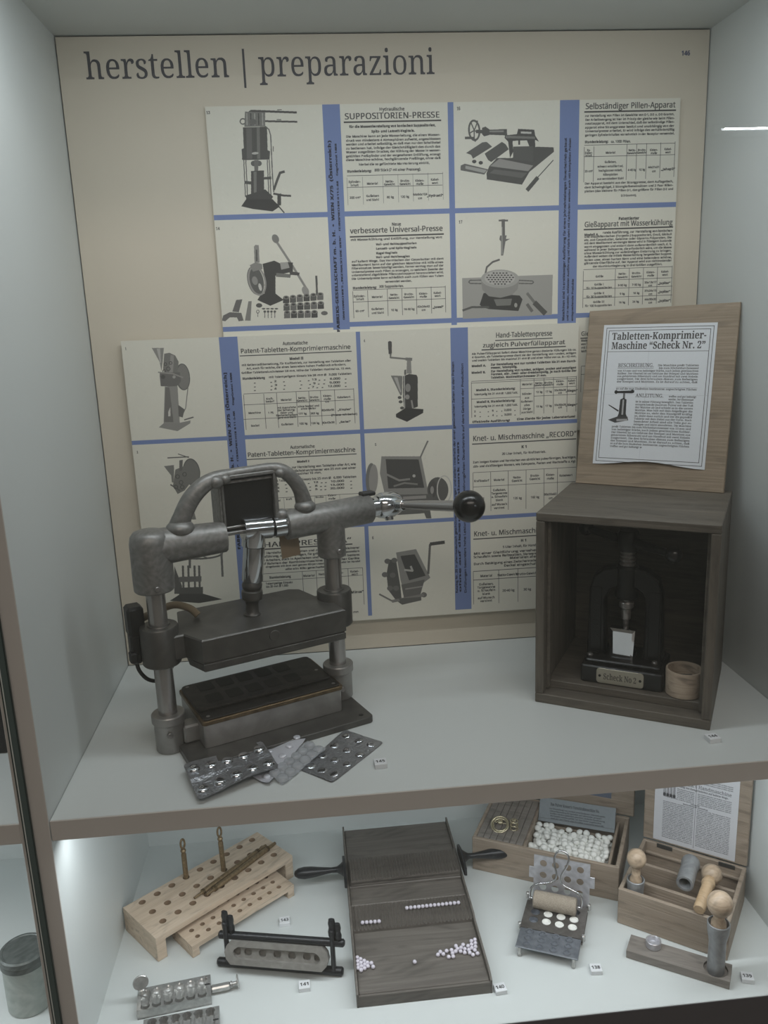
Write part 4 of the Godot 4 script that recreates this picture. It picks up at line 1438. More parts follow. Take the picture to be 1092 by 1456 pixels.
# ------------------------------------------------------------------ the metal press
func press() -> void:
	var t := thing("blister_press", "large grey metal hand press with twin columns, arched handle and black ball lever", "press", Vector3(0.194, 0, 0.2005), 23.5)
	var alu: Material = M["cast aluminium"]
	var st := S()
	extrude(st, round_rect(-0.100, -0.072, 0.116, 0.0705, 0.006), 0.0, 0.008, 0.0006)
	var base := part("base_plate", st, M["platen steel"], t, "dark steel base plate")
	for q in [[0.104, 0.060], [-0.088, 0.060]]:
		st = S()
		cyl(st, Vector3(q[0], 0.0078, q[1]), Vector3(q[0], 0.0083, q[1]), 0.0028, -1, 14, 0.0)  # flat dark disc in place of an empty, shaded bolt hole
		part("bolt_hole_disc", st, M["recess shade"], base, "small dark disc painted as the shade of a bolt hole")
	# bed: aluminium block, bronze plate, dark die plate
	st = S()
	extrude(st, round_rect(-0.0765, -0.056, 0.0905, 0.0385, 0.003), 0.008, 0.0355, 0.0006)
	var bed := part("bed_block", st, M["bed aluminium"], t, "bright aluminium bed block")
	st = S()
	extrude(st, round_rect(-0.078, -0.058, 0.0925, 0.0402, 0.004), 0.0355, 0.0405, 0.0007)
	part("bed_plate", st, M["bronze"], bed, "bronze coloured bed plate")
	st = S()
	extrude(st, round_rect(-0.0755, -0.0565, 0.090, 0.0375, 0.004), 0.0405, 0.0418, 0.0005)
	extrude(st, round_rect(-0.0755, -0.0565, 0.088, 0.0175, 0.006), 0.0418, 0.0445, 0.0008)
	part("die_plate", st, M["die plate"], bed, "blackened die plate")
	for i in 5:
		for j in 2:
			var c := Vector2(-0.050 + i * 0.024, -0.040 + j * 0.034)
			st = S()
			extrude(st, round_rect(c.x - 0.009, c.y - 0.011, c.x + 0.009, c.y + 0.011, 0.003), 0.0445, 0.0449, 0.0001)
			part("die_pad", st, plain_mat("die pad", Color(0.085, 0.08, 0.075), 0.75), bed)
	for q in [[0.083, 0.032], [-0.069, 0.032], [0.080, -0.010], [-0.069, -0.050]]:
		st = S()
		cyl(st, Vector3(q[0], 0.0425, q[1]), Vector3(q[0], 0.0449 if q[1] < 0.015 else 0.0430, q[1]), 0.0022, -1, 12, 0.0003)
		part("plate_screw", st, M["steel"], bed)
	# columns and sockets
	for s in [-1.0, 1.0]:
		var x: float = s * 0.105
		st = S()
		cyl(st, Vector3(x, 0.004, 0), Vector3(x, 0.205, 0), 0.0102, -1, 32)
		part("column", st, plain_mat("column steel", Color(0.66, 0.65, 0.64), 0.27, 0.8), t, "polished steel guide column")
		st = S()
		lathe(st, [Vector2(0.0103, 0.0), Vector2(0.0158, 0.0), Vector2(0.0164, 0.001), Vector2(0.0164, 0.030), Vector2(0.0172, 0.033), Vector2(0.0185, 0.0345), Vector2(0.0185, 0.0425), Vector2(0.0178, 0.0435), Vector2(0.0103, 0.0435)], Transform3D(Basis(), Vector3(x, 0.0003 if s < 0 else 0.0083, 0)), 32)
		bx(st, Vector3(x - s * 0.022, 0.0185, 0.006), Vector3(0.020, 0.021, 0.020), 0.002)
		var sock := part("column_socket", st, M["bed aluminium"], t, "cast socket at the foot of the column")
		st = S()
		cyl(st, Vector3(x - 0.004, 0.024, 0.0158), Vector3(x - 0.004, 0.024, 0.0190), 0.0034, -1, 14)
		part("set_screw", st, M["steel"], sock)
	# upper platen with ears
	st = S()
	var outline := [Vector2(-0.072, 0.046), Vector2(-0.0835, 0.0175), Vector2(-0.105, 0.0175), Vector2(-0.105, -0.0175), Vector2(-0.080, -0.0175), Vector2(-0.070, -0.060), Vector2(0.070, -0.060), Vector2(0.082, -0.052), Vector2(0.088, -0.0175), Vector2(0.105, -0.0175), Vector2(0.105, 0.0175), Vector2(0.097, 0.0195), Vector2(0.097, 0.046)]
	extrude(st, outline, 0.1095, 0.1365, 0.0012)
	var platen := part("platen", st, M["platen steel"], t, "heavy steel upper platen")
	st = S()
	extrude(st, inset(outline, 0.0014), 0.1364, 0.1368, 0.0002)
	part("platen_top", st, M["platen steel"], platen, "dark scratched top face")
	st = S()
	extrude(st, [Vector2(-0.0715, 0.0455), Vector2(-0.080, 0.018), Vector2(-0.070, -0.058), Vector2(0.080, -0.058), Vector2(0.0965, 0.0455)], 0.1000, 0.1092, 0.0012)
	part("heating_plate", st, M["platen steel"], platen)
	for s in [-1.0, 1.0]:
		st = S()
		lathe(st, [Vector2(0.0103, 0.103), Vector2(0.0195, 0.103), Vector2(0.0208, 0.1045), Vector2(0.0208, 0.145), Vector2(0.0196, 0.1468), Vector2(0.0125, 0.1468), Vector2(0.0118, 0.148), Vector2(0.0103, 0.148)], Transform3D(Basis(), Vector3(s * 0.105, 0, 0)), 32)
		part("platen_ear", st, M["platen steel"], platen)
	st = S()
	cyl(st, Vector3(0.0095, 0.1245, 0.0458), Vector3(0.0095, 0.1245, 0.0472), 0.0062, -1, 22, 0.0004)
	part("face_screw", st, M["platen steel"], platen)
	# left casting: stub over the column, arm towards the middle
	st = S()
	lathe(st, [Vector2(0.0103, 0.187), Vector2(0.0200, 0.187), Vector2(0.0214, 0.1885), Vector2(0.0217, 0.200), Vector2(0.0213, 0.240), Vector2(0.0200, 0.2470), Vector2(0.0165, 0.2515), Vector2(0.0110, 0.2532), Vector2(0, 0.2535)], Transform3D(Basis(), Vector3(-0.105, 0, 0)), 36, 0.7)
	lathe(st, [Vector2(0.0, 0.0), Vector2(0.0198, 0.0), Vector2(0.0196, 0.02), Vector2(0.0182, 0.055), Vector2(0.0172, 0.0805), Vector2(0.0, 0.0805)], along(Vector3(-0.105, 0.2337, 0), Vector3(-0.0245, 0.2330, 0)), 36, 0.7)
	bx(st, Vector3(-0.0232, 0.2575, -0.012), Vector3(0.0050, 0.0810, 0.030), 0.0010)
	var cl := part("left_casting", st, alu, t, "grey cast arm over the column")
	st = S()
	cyl(st, Vector3(-0.107, 0.194, 0.0200), Vector3(-0.107, 0.194, 0.0232), 0.0030, -1, 14)
	part("set_screw", st, M["steel"], cl)
	# right casting: tee
	st = S()
	lathe(st, [Vector2(0.0103, 0.1885), Vector2(0.0155, 0.1885), Vector2(0.0168, 0.190), Vector2(0.0168, 0.232)], Transform3D(Basis(), Vector3(0.105, 0, 0)), 36, 0.7)
	lathe(st, [Vector2(0.0, 0.0), Vector2(0.0160, 0.0), Vector2(0.0172, 0.0012), Vector2(0.0176, 0.04), Vector2(0.0176, 0.108), Vector2(0.0164, 0.1095), Vector2(0, 0.1095)], along(Vector3(0.048, 0.2345, 0), Vector3(0.157, 0.2385, 0)), 36, 0.7)
	var crr := part("right_casting", st, alu, t, "grey cast tee over the column")
	st = S()
	cyl(st, Vector3(0.107, 0.197, 0.0155), Vector3(0.107, 0.197, 0.0188), 0.0032, -1, 14)
	part("set_screw", st, M["steel"], crr)
	# arched carrying handle
	st = S()
	tube(st, smooth_path([Vector3(-0.0735, 0.2475, 0), Vector3(-0.0680, 0.2620, 0), Vector3(-0.0570, 0.2800, 0), Vector3(-0.0430, 0.2925, 0), Vector3(-0.0280, 0.2985, -0.002), Vector3(-0.0100, 0.3010, -0.004), Vector3(0.0150, 0.3020, -0.004), Vector3(0.0380, 0.3020, -0.003), Vector3(0.0500, 0.2975, 0), Vector3(0.0620, 0.2860, 0), Vector3(0.0700, 0.2710, 0), Vector3(0.0745, 0.2490, 0)]), [0.0130, 0.0100, 0.0098, 0.0092, 0.0080, 0.0060, 0.0055, 0.0060, 0.0078, 0.0082, 0.0085, 0.0105], 20)
	var arch := part("arched_handle", st, alu, t, "grey cast arched handle")
	for q in [[Vector3(-0.029, 0.2955, 0.003), 0.0085], [Vector3(-0.019, 0.2975, 0.004), 0.0060], [Vector3(0.045, 0.2965, 0.004), 0.0062], [Vector3(0.073, 0.254, 0.003), 0.0125], [Vector3(0.045, 0.247, 0.0), 0.0085], [Vector3(-0.072, 0.2505, 0.002), 0.0155]]:
		st = S()
		ball(st, q[0], q[1], Transform3D(), 16, 0.62 if q[1] > 0.012 else 0.9)
		part("weld", st, alu, arch)
	# control box under the handle
	st = S()
	for q in [[Vector3(0.00725, 0.2985, -0.012), Vector3(0.0685, 0.004, 0.030)], [Vector3(0.00725, 0.2355, -0.012), Vector3(0.0685, 0.004, 0.030)], [Vector3(-0.0247, 0.267, -0.012), Vector3(0.0046, 0.0592, 0.030)], [Vector3(0.0392, 0.267, -0.012), Vector3(0.0046, 0.0592, 0.030)], [Vector3(0.00725, 0.267, -0.0255), Vector3(0.0600, 0.0590, 0.002)]]:
		bx(st, q[0], q[1], 0.0008)
	var cb := part("control_box", st, alu, t, "grey metal box frame below the handle")
	st = S()
	bx(st, Vector3(0.00725, 0.267, -0.004), Vector3(0.0588, 0.0588, 0.002), 0.0002)
	part("dark_panel", st, M["dark screen"], cb, "dark recessed panel")
	for y in [0.2925, 0.2415]:
		st = S()
		bx(st, Vector3(0.00725, y, -0.0012), Vector3(0.0588, 0.0028, 0.003), 0.0006)
		part("glazing_bead", st, M["steel"], cb)
	# crank shaft, elbow and ram
	st = S()
	ring(st, Vector3(0.0335, 0.2345, 0), Vector3(0.0485, 0.2345, 0), 0.0126, 0.006)
	part("shaft_sleeve", st, M["chrome"], t, "chrome shaft sleeve")
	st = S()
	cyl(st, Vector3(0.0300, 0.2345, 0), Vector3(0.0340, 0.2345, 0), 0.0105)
	part("shaft", st, M["recess shade"], t)  # coloured dark for the shade in the groove between elbow and sleeve
	st = S()
	cyl(st, Vector3(-0.0025, 0.2375, 0.0), Vector3(0.0305, 0.2355, 0), 0.0130, -1, 36, 0.0006)
	lathe(st, [Vector2(0.0128, 0.0), Vector2(0.0132, 0.0006), Vector2(0.0130, 0.022), Vector2(0.0, 0.022)], along(Vector3(0.0085, 0.2165, 0), Vector3(0.0110, 0.2375, 0)), 36)
	part("crank_elbow", st, M["chrome"], t, "mitred chrome elbow")
	st = S()
	lathe(st, [Vector2(0, 0), Vector2(0.0112, 0.0), Vector2(0.0120, 0.0012), Vector2(0.0122, 0.040), Vector2(0, 0.040)], along(Vector3(0.0042, 0.176, 0), Vector3(0.0098, 0.218, 0)), 32)
	part("connecting_rod", st, M["chrome"], t, "chrome connecting rod")
	st = S()
	lathe(st, [Vector2(0.0095, 0.1362), Vector2(0.0100, 0.138), Vector2(0.0078, 0.1405), Vector2(0.0072, 0.150), Vector2(0.0082, 0.1535), Vector2(0.0115, 0.1560), Vector2(0.0122, 0.1620), Vector2(0.0118, 0.1655), Vector2(0.0095, 0.1670), Vector2(0.0112, 0.1690), Vector2(0.0116, 0.1730), Vector2(0.0098, 0.1765), Vector2(0, 0.178)], Transform3D(Basis(Vector3.BACK, deg_to_rad(-4.0)), Vector3(-0.0085, 0, 0)), 30, 0.7)
	part("ram_joint", st, M["platen steel"], t, "dark steel ram joint")
	# lever side
	st = S()
	ring(st, Vector3(0.157, 0.2385, 0), Vector3(0.1685, 0.2389, 0), 0.0122, 0.004)
	lathe(st, [Vector2(0, 0), Vector2(0.0100, 0.0), Vector2(0.0140, 0.003), Vector2(0.0160, 0.010), Vector2(0.0160, 0.022), Vector2(0.0125, 0.031), Vector2(0.0070, 0.036), Vector2(0, 0.037)], along(Vector3(0.1655, 0.2388, 0), Vector3(0.2035, 0.2400, 0)), 30, 0.7)
	cyl(st, Vector3(0.180, 0.222, 0.008), Vector3(0.180, 0.232, 0.006), 0.0052)
	cyl(st, Vector3(0.186, 0.2405, 0.006), Vector3(0.1925, 0.2415, 0.022), 0.0068)
	part("lever_hub", st, M["chrome"], t, "chrome lever hub")
	st = S()
	bx(st, Vector3(0.156, 0.2565, -0.002), Vector3(0.018, 0.005, 0.012), 0.0012)
	part("stop_block", st, M["dark plastic"], t)
	st = S()
	tube(st, [Vector3(0.190, 0.2410, 0.014), Vector3(0.204, 0.2435, 0.042), Vector3(0.2260, 0.2478, 0.088)], [0.0042, 0.0058, 0.0066], 18)
	part("lever", st, plain_mat("column steel", Color(0.66, 0.65, 0.64), 0.27, 0.8), t, "polished tapering lever rod")
	st = S()
	ball(st, Vector3(0.2326, 0.249, 0.1013), 0.0185, Transform3D(), 40)
	part("ball_knob", st, M["black plastic"], t, "glossy black ball knob")
	# hanging label, plug, wires
	st = S()
	bx(st, Vector3(0.0715, 0.2040, -0.012), Vector3(0.0235, 0.032, 0.0005), 0.0, turn(Vector3.BACK, 4))
	part("paper_tag", st, M["tag card"], t, "faded brown paper tag")
	st = S()
	bx(st, Vector3(-0.126, 0.151, -0.020), Vector3(0.018, 0.034, 0.022), 0.003)
	bx(st, Vector3(-0.129, 0.120, -0.018), Vector3(0.011, 0.034, 0.016), 0.002)
	bx(st, Vector3(-0.133, 0.112, -0.012), Vector3(0.008, 0.012, 0.012), 0.0015)
	part("heater_plug", st, M["dark plastic"], t, "black electric plug behind the column")
	st = S()
	tube(st, smooth_path([Vector3(-0.122, 0.145, -0.032), Vector3(-0.100, 0.1495, -0.036), Vector3(-0.078, 0.1530, -0.038), Vector3(-0.062, 0.1480, -0.030), Vector3(-0.055, 0.1400, -0.024)]), 0.0042, 12)
	part("cloth_wire", st, M["cloth"], t, "beige cloth covered wire")
	st = S()
	tube(st, smooth_path([Vector3(-0.129, 0.106, -0.020), Vector3(-0.127, 0.092, -0.020), Vector3(-0.118, 0.078, -0.022), Vector3(-0.104, 0.072, -0.026), Vector3(-0.092, 0.080, -0.028), Vector3(-0.082, 0.100, -0.024)]), 0.0022, 10)
	tube(st, smooth_path([Vector3(-0.124, 0.110, -0.024), Vector3(-0.114, 0.097, -0.030), Vector3(-0.100, 0.092, -0.034), Vector3(-0.086, 0.102, -0.030)]), 0.0022, 10)
	part("cable", st, M["cable"], t, "thin black cable")


# ------------------------------------------------------------------ wooden case with the small iron press
func wooden_case() -> void:
	var wood: Material = M["old box wood"]
	var w := 0.199
	var d := 0.177
	var h := 0.237
	var th := 0.010
	var t := thing("wooden_case", "upright dark wooden case, open in front, holding a small black press", "box", Vector3(0.6564, 0, 0.1732), -30.5)
	var yx := Basis(Vector3.BACK, PI / 2)
	for e in [["top_board", Vector3(0, h - th / 2, 0), Vector3(w, th, d)], ["bottom_board", Vector3(0, 0.006, 0), Vector3(w, 0.012, d)], ["back_board", Vector3(0, h / 2 + 0.001, -d / 2 + 0.004), Vector3(w - 2 * th - 0.0004, h - th - 0.0125, 0.008)]]:
		var st := S()
		bx(st, e[1], e[2], 0.001)
		part(e[0], st, wood, t)
	for s in [-1.0, 1.0]:
		var st := S()
		bx(st, Vector3.ZERO, Vector3(h - th - 0.0124, th, d), 0.001)
		var o := part("side_board", st, wood, t)
		o.transform = Transform3D(yx, Vector3(s * (w - th) / 2, (h - th + 0.012) / 2, 0))
		st = S()
		bx(st, Vector3(s * (w / 2 - th - 0.002), (h - th) / 2 + 0.007, d / 2 - 0.019), Vector3(0.004, h - th - 0.014, 0.010), 0.0006)
		part("lid_guide", st, wood, t)
	var fl := S()
	bx(fl, Vector3(0, 0.017, -0.006), Vector3(w - 2 * th - 0.001, 0.010, d - 0.030), 0.0008)
	part("inner_floor", fl, wood, t)
	# lid leaning on the wall, standing on the case
	var lb := Vector3(0.6175, 0.2372, 0.0543)
	var rb := Vector3(0.7696, 0.2372, 0.1614)
	var ax := (rb - lb).normalized()
	var outw := Vector3(-ax.z, 0, ax.x)
	var lw := 0.184
	var lh := 0.2290
	var lean := deg_to_rad(12.5)
	var ay := (Vector3.UP * cos(lean) - outw * sin(lean)).normalized()
	var az := ax.cross(ay).normalized()
	var lid := thing("case_lid", "brown wooden lid with printed leaflet standing on the dark wooden case", "lid", (lb + rb) / 2)
	lid.transform = Transform3D(Basis(ax, ay, az), (lb + rb) / 2 + Vector3.UP * 0.0002)
	var sl := S()
	# board edges follow the slightly skewed outline of the lid
	extrude(sl, [Vector2(-lw / 2, 0.0), Vector2(lw / 2, 0.0), Vector2(lw / 2, -lh - 0.002), Vector2(-lw / 2, -lh + 0.003)], 0.0, 0.0085, 0.0008, Transform3D(Basis(Vector3.RIGHT, PI / 2), Vector3(0, 0, -0.0085)))
	part("board", sl, M["lid wood"], lid)
	# leaflet glued to the lid
	var p := lid_leaflet()
	var m := StandardMaterial3D.new()
	m.resource_name = "leaflet print"
	m.albedo_texture = ImageTexture.create_from_image(p)
	m.roughness = 0.8
	var ls := S()
	var pw := 0.139
	var ph := 0.180
	var x0 := -0.071
	var y0 := 0.027
	var cols := 10
	for i in cols:
		for q in [[0, 0], [0, 1], [1, 1], [0, 0], [1, 1], [1, 0]]:
			var u: float = float(i + q[0]) / cols
			var bow: float = (0.5 - 0.5 * cos(u * TAU)) * 0.006 * (1 - q[1])
			var curl: float = 0.0007 + (0.0035 * sin(u * PI) if q[1] == 0 else 0.0)
			ls.set_normal(Vector3(0, 0, 1))
			ls.set_uv(Vector2(u, 1 - q[1] - bow / ph))
			ls.add_vertex(Vector3(x0 + u * pw, y0 + q[1] * ph + bow, curl))
	part("leaflet", ls, m, lid, "white printed instruction leaflet")
	small_press(t)
	# round wooden cup with a dark punch lying in it
	var cu := case_item("round_cup", "pale round turned wooden cup inside the dark wooden case", "cup", t, Vector3(0.0662, 0.0222, 0.0475))
	var st2 := S()
	lathe(st2, [Vector2(0, 0), Vector2(0.0196, 0), Vector2(0.0206, 0.001), Vector2(0.0208, 0.030), Vector2(0.0203, 0.0308), Vector2(0.0186, 0.0308), Vector2(0.0182, 0.030), Vector2(0.0180, 0.012), Vector2(0, 0.012)], Transform3D(), 36)
	part("cup_wall", st2, M["cup wood"], cu)
	var pu := case_item("steel_punch", "small dark steel punch lying in the round wooden cup", "punch", t, Vector3(0.0662, 0.0402, 0.0475))
	st2 = S()
	cyl(st2, Vector3(-0.009, 0, 0.003), Vector3(0.009, 0, -0.003), 0.0052, -1, 20)
	cyl(st2, Vector3(-0.012, 0, 0.004), Vector3(-0.009, 0, 0.003), 0.0032, -1, 16)
	part("punch_body", st2, M["platen steel"], pu)


func case_item(n: String, label: String, category: String, host: Node3D, at: Vector3) -> Node3D:
	var o := thing(n, label, category)
	o.transform = host.transform * Transform3D(Basis(), at)
	return o


func small_press(host: Node3D) -> void:
	var t := case_item("tablet_press", "small black cast iron tablet press with nameplate inside the wooden case", "press", host, Vector3(-0.006, 0.0221, 0.020))
	var iron: Material = M["black iron"]
	var st := S()
	extrude(st, round_rect(-0.046, -0.034, 0.050, 0.038, 0.004), 0.0, 0.022, 0.0015)
	extrude(st, round_rect(-0.043, -0.028, 0.046, 0.030, 0.004), 0.022, 0.027, 0.0015)
	part("iron_base", st, iron, t)
	for s in [-1.0, 1.0]:
		st = S()
		var out := [Vector2(0.022 * s, 0.026), Vector2(0.0445 * s, 0.026), Vector2(0.0425 * s, 0.110), Vector2(0.038 * s, 0.126), Vector2(0.026 * s, 0.136), Vector2(0.008 * s, 0.140), Vector2(0.008 * s, 0.116), Vector2(0.0185 * s, 0.110), Vector2(0.024 * s, 0.098)]
		extrude(st, out, -0.010, 0.010, 0.002, Transform3D(Basis(Vector3.RIGHT, -PI / 2), Vector3.ZERO))
		var fr := part("frame_leg", st, iron, t)
		st = S()
		bx(st, Vector3(s * 0.034, 0.072, 0.0102), Vector3(0.013, 0.082, 0.0016), 0.0007)
		part("raised_panel", st, iron, fr)
		st = S()
		cyl(st, Vector3(s * 0.038, 0.027, 0.020), Vector3(s * 0.038, 0.0305, 0.020), 0.0034, -1, 14)
		part("bolt_head", st, M["steel"], t)
	letters("raised_lettering", "SCHECK", "Droid Sans", 700, 0.0062, 0.052, M["black iron"], Transform3D(Basis(Vector3.BACK, PI / 2), Vector3(-0.034, 0.072, 0.0109)), t, 0.0010)
	st = S()
	lathe(st, [Vector2(0, 0.100), Vector2(0.0125, 0.100), Vector2(0.014, 0.102), Vector2(0.014, 0.138), Vector2(0.0115, 0.141), Vector2(0, 0.141)], Transform3D(), 26)
	part("spindle_boss", st, iron, t)
	st = S()
	var prof := [Vector2(0.0, 0.139)]
	for i in 5:
		prof.append(Vector2(0.0082, 0.1400 + 0.0052 * i))
		prof.append(Vector2(0.0095, 0.1418 + 0.0052 * i))
		prof.append(Vector2(0.0095, 0.1430 + 0.0052 * i))
		prof.append(Vector2(0.0078, 0.1448 + 0.0052 * i))
	prof.append(Vector2(0, 0.1665))
	lathe(st, prof, Transform3D(), 24)
	part("threaded_spindle", st, M["steel"], t, "threaded steel spindle")
	st = S()
	lathe(st, [Vector2(0, 0.159), Vector2(0.0115, 0.159), Vector2(0.012, 0.160), Vector2(0.0125, 0.180), Vector2(0.0105, 0.184), Vector2(0, 0.184)], Transform3D(), 26)
	part("cross_hub", st, iron, t)
	var a := Vector3(-0.060, 0.170, -0.046)
	var b := Vector3(0.0555, 0.170, 0.040)
	st = S()
	tube(st, [a, a.lerp(b, 0.5), b], [0.0042, 0.0065, 0.0042], 14)
	var bar := part("cross_bar", st, iron, t)
	for q in [a, b]:
		st = S()
		ball(st, q, 0.0095, Transform3D(), 22)
		part("ball_end", st, plain_mat("ball steel", Color(0.16, 0.16, 0.16), 0.25, 0.6), bar)
	st = S()
	lathe(st, [Vector2(0.0035, 0.058), Vector2(0.0035, 0.072), Vector2(0.0055, 0.073), Vector2(0.0058, 0.086), Vector2(0.0085, 0.088), Vector2(0.0088, 0.094), Vector2(0.0065, 0.097), Vector2(0.0075, 0.101)], Transform3D(), 22)
	part("punch", st, M["steel"], t, "steel punch")
	st = S()
	lathe(st, [Vector2(0.014, 0.026), Vector2(0.014, 0.032), Vector2(0.011, 0.036), Vector2(0.009, 0.044), Vector2(0, 0.044)], Transform3D(), 24)
	part("die_seat", st, iron, t)
	# nickel tray in front of the punch
	st = S()
	var X := turn(Vector3.UP, -3, Vector3(-0.001, 0.0450, 0.0185))
	var o4 := [Vector3(-0.0150, 0.0205, 0), Vector3(0.0150, 0.0205, 0), Vector3(0.0128, -0.0205, 0), Vector3(-0.0140, -0.0205, 0)]
	var outer := []
	var rim := []
	var inner := []
	for q in o4:
		outer.append(X * (q + Vector3(0, 0, -0.010)))
		rim.append(X * q)
		inner.append(X * (Vector3(q.x * 0.76, q.y * 0.78, -0.0016)))
	var norm := X.basis * Vector3(0, 0, 1)
	for i in 4:
		var j := (i + 1) % 4
		var side: Vector3 = (rim[j] - rim[i]).cross(norm).normalized()
		quad(st, outer[i], outer[j], rim[j], rim[i], side)
		quad(st, rim[i], rim[j], inner[j], inner[i], (norm - side * 0.5).normalized())
	quad(st, inner[0], inner[1], inner[2], inner[3], norm)
	quad(st, outer[0], outer[1], outer[2], outer[3], -norm)
	part("nickel_tray", st, plain_mat("mirror nickel", Color(0.90, 0.90, 0.91), 0.06, 1.0), t, "bright nickel plated tray")
	# nameplate
	st = S()
	var poly := []
	for q in round_rect(-0.0275, -0.0095, 0.0275, 0.0095, 0.004):
		poly.append(q)
	extrude(st, poly, 0.0, 0.0012, 0.0003, Transform3D(Basis(Vector3.RIGHT, PI / 2), Vector3(0.001, 0.0112, 0.0375)))
	var plate := part("nameplate", st, plain_mat("plate metal", Color(0.66, 0.64, 0.58), 0.35, 0.6), t, "pale metal nameplate")
	letters("plate_lettering", "Scheck No 2", "Droid Serif", 700, 0.0075, 0.038, plain_mat("plate ink", Color(0.30, 0.29, 0.27), 0.6), Transform3D(Basis(), Vector3(0.001, 0.0112, 0.0388)), plate, 0.0003)
	for s in [-1.0, 1.0]:
		st = S()
		cyl(st, Vector3(0.001 + s * 0.0235, 0.0112, 0.0385), Vector3(0.001 + s * 0.0235, 0.0112, 0.0393), 0.0016, -1, 12, 0.0002)
		part("rivet", st, M["black iron"], plate)


func lid_leaflet() -> Image:
	var wpx := 1000
	var hpx := 1294
	var p := Page.new()
	p.img = Image.create(wpx, hpx, false, Image.FORMAT_RGBA8)
	p.main = self
	var base := Color(0.83, 0.845, 0.86)
	p.k = 1.0
	paper_tone(p, base, 9)
	var box := func(x0: int, y0: int, x1: int, y1: int, w: int) -> void:
		p.img.fill_rect(Rect2i(x0, y0, x1 - x0, w), INK)
		p.img.fill_rect(Rect2i(x0, y1, x1 - x0, w), INK)
		p.img.fill_rect(Rect2i(x0, y0, w, y1 - y0), INK)
		p.img.fill_rect(Rect2i(x1, y0, w, y1 - y0 + w), INK)
	box.call(26, 26, 970, 1262, 5)
	box.call(50, 52, 944, 1232, 5)
	p.img.fill_rect(Rect2i(50, 246, 894, 4), INK)
	# creases in the paper
	p.img.fill_rect(Rect2i(430, 30, 2, 1230), Color(0.70, 0.715, 0.73))
	p.img.fill_rect(Rect2i(30, 640, 940, 2), Color(0.70, 0.715, 0.73))
	var put := func(s: String, x0: int, x1: int, yb: int, size: int, weight: int, font: String) -> void:
		var im := p.strip(s, font, weight, size, INK)
		im.resize(x1 - x0, im.get_height(), Image.INTERPOLATE_BILINEAR)
		p.img.blend_rect(im, Rect2i(0, 0, x1 - x0, im.get_height()), Vector2i(x0, int(yb - size * 1.1)))
	put.call("Tabletten-Komprimier-", 82, 918, 140, 92, 700, "Droid Serif")
	put.call("Maschine “Scheck Nr. 2”", 82, 918, 226, 92, 700, "Droid Serif")
	put.call("BESCHREIBUNG.", 160, 490, 392, 50, 400, "Droid Serif")
	p.img.fill_rect(Rect2i(160, 400, 325, 3), INK)
	var words := "Die Maschine preßt Tabletten bis zum Höchstdurchmesser von 13 mm und von beliebiger Stärke, nach jedem gewünschten Kaliber. Der Oberteil ist am Gehäuse der Stempel und Matrizen aus gehärtetem Silberstahl und am Handrad mit zwei Hebeln ausgerüstet. Die drei Schrauben dienen zum Befestigen der Stempel und Matrizen. Es ist darauf zu achten, daß so auf die zum Eindrehen bestimmten angeschrägten Flächen treffen und gut befestigt werden. Der Oberstempel ist in seiner Führung beweglich. Den Tabletten entsprechende Quantum Pulver mit der Fuß der Matrize ab und schiebt es in die untere Matrize. Man hält mit dem Zeigefinger die Matrize zu, zieht den Handgriff kräftig an, dreht dann zurück und löst die gepreßte Tablette mit dem Hebel aus der Form. Nach beendeter Arbeit sind alle Teile gut zu reinigen und leicht einzufetten.".split(" ")
	var wi := 0
	var yy := 384
	for i in 27:
		var x0 := 160
		var x1 := 880
		if i < 2:
			x0 = 520 if i == 0 else 530
		elif i >= 8 and i < 19:
			x0 = 350
		if i == 8:
			put.call("ANLEITUNG.", 345, 600, yy + 42, 46, 400, "Droid Serif")
			yy += 40
		if i == 8 or i == 9:
			x0 = 640
		var row := ""
		while row.length() < (x1 - x0) / 13.5:
			row += words[wi % words.size()] + " "
			wi += 1
		if i == 26:
			x1 = 470
			row = row.left(row.length() / 2)
		if i == 7:
			p.img.fill_rect(Rect2i(160, yy + 16, 720, 2), INK)
			yy += 40
		put.call(row.strip_edges(), x0 - (10 if i > 18 else 0), x1 - (20 if i > 8 else 0), yy, 24, 400, "Droid Serif")
		yy += 25 if i < 8 else 26
	# engraving of the press
	p.z = 0.0
	var q := func(pts: Array, c: float) -> void:
		var v := []
		for e in pts:
			v.append(Vector2(e[0], e[1]))
		p.fill(v, Color(c, c, c))
	q.call([[150, 612], [165, 602], [180, 612], [300, 606], [312, 596], [332, 606], [330, 626], [310, 632], [180, 632], [165, 640], [150, 630]], 0.15)
	q.call([[232, 630], [250, 630], [252, 680], [232, 680]], 0.4)
	q.call([[210, 690], [240, 674], [268, 690], [272, 820], [286, 850], [196, 850], [206, 820]], 0.2)
	q.call([[232, 690], [246, 690], [248, 830], [232, 830]], 0.65)
	q.call([[100, 742], [112, 740], [205, 790], [200, 804]], 0.2)
	q.call([[110, 880], [200, 846], [290, 846], [300, 880], [180, 906]], 0.25)
	q.call([[190, 870], [290, 866], [292, 884], [192, 892]], 0.6)
	return p.img


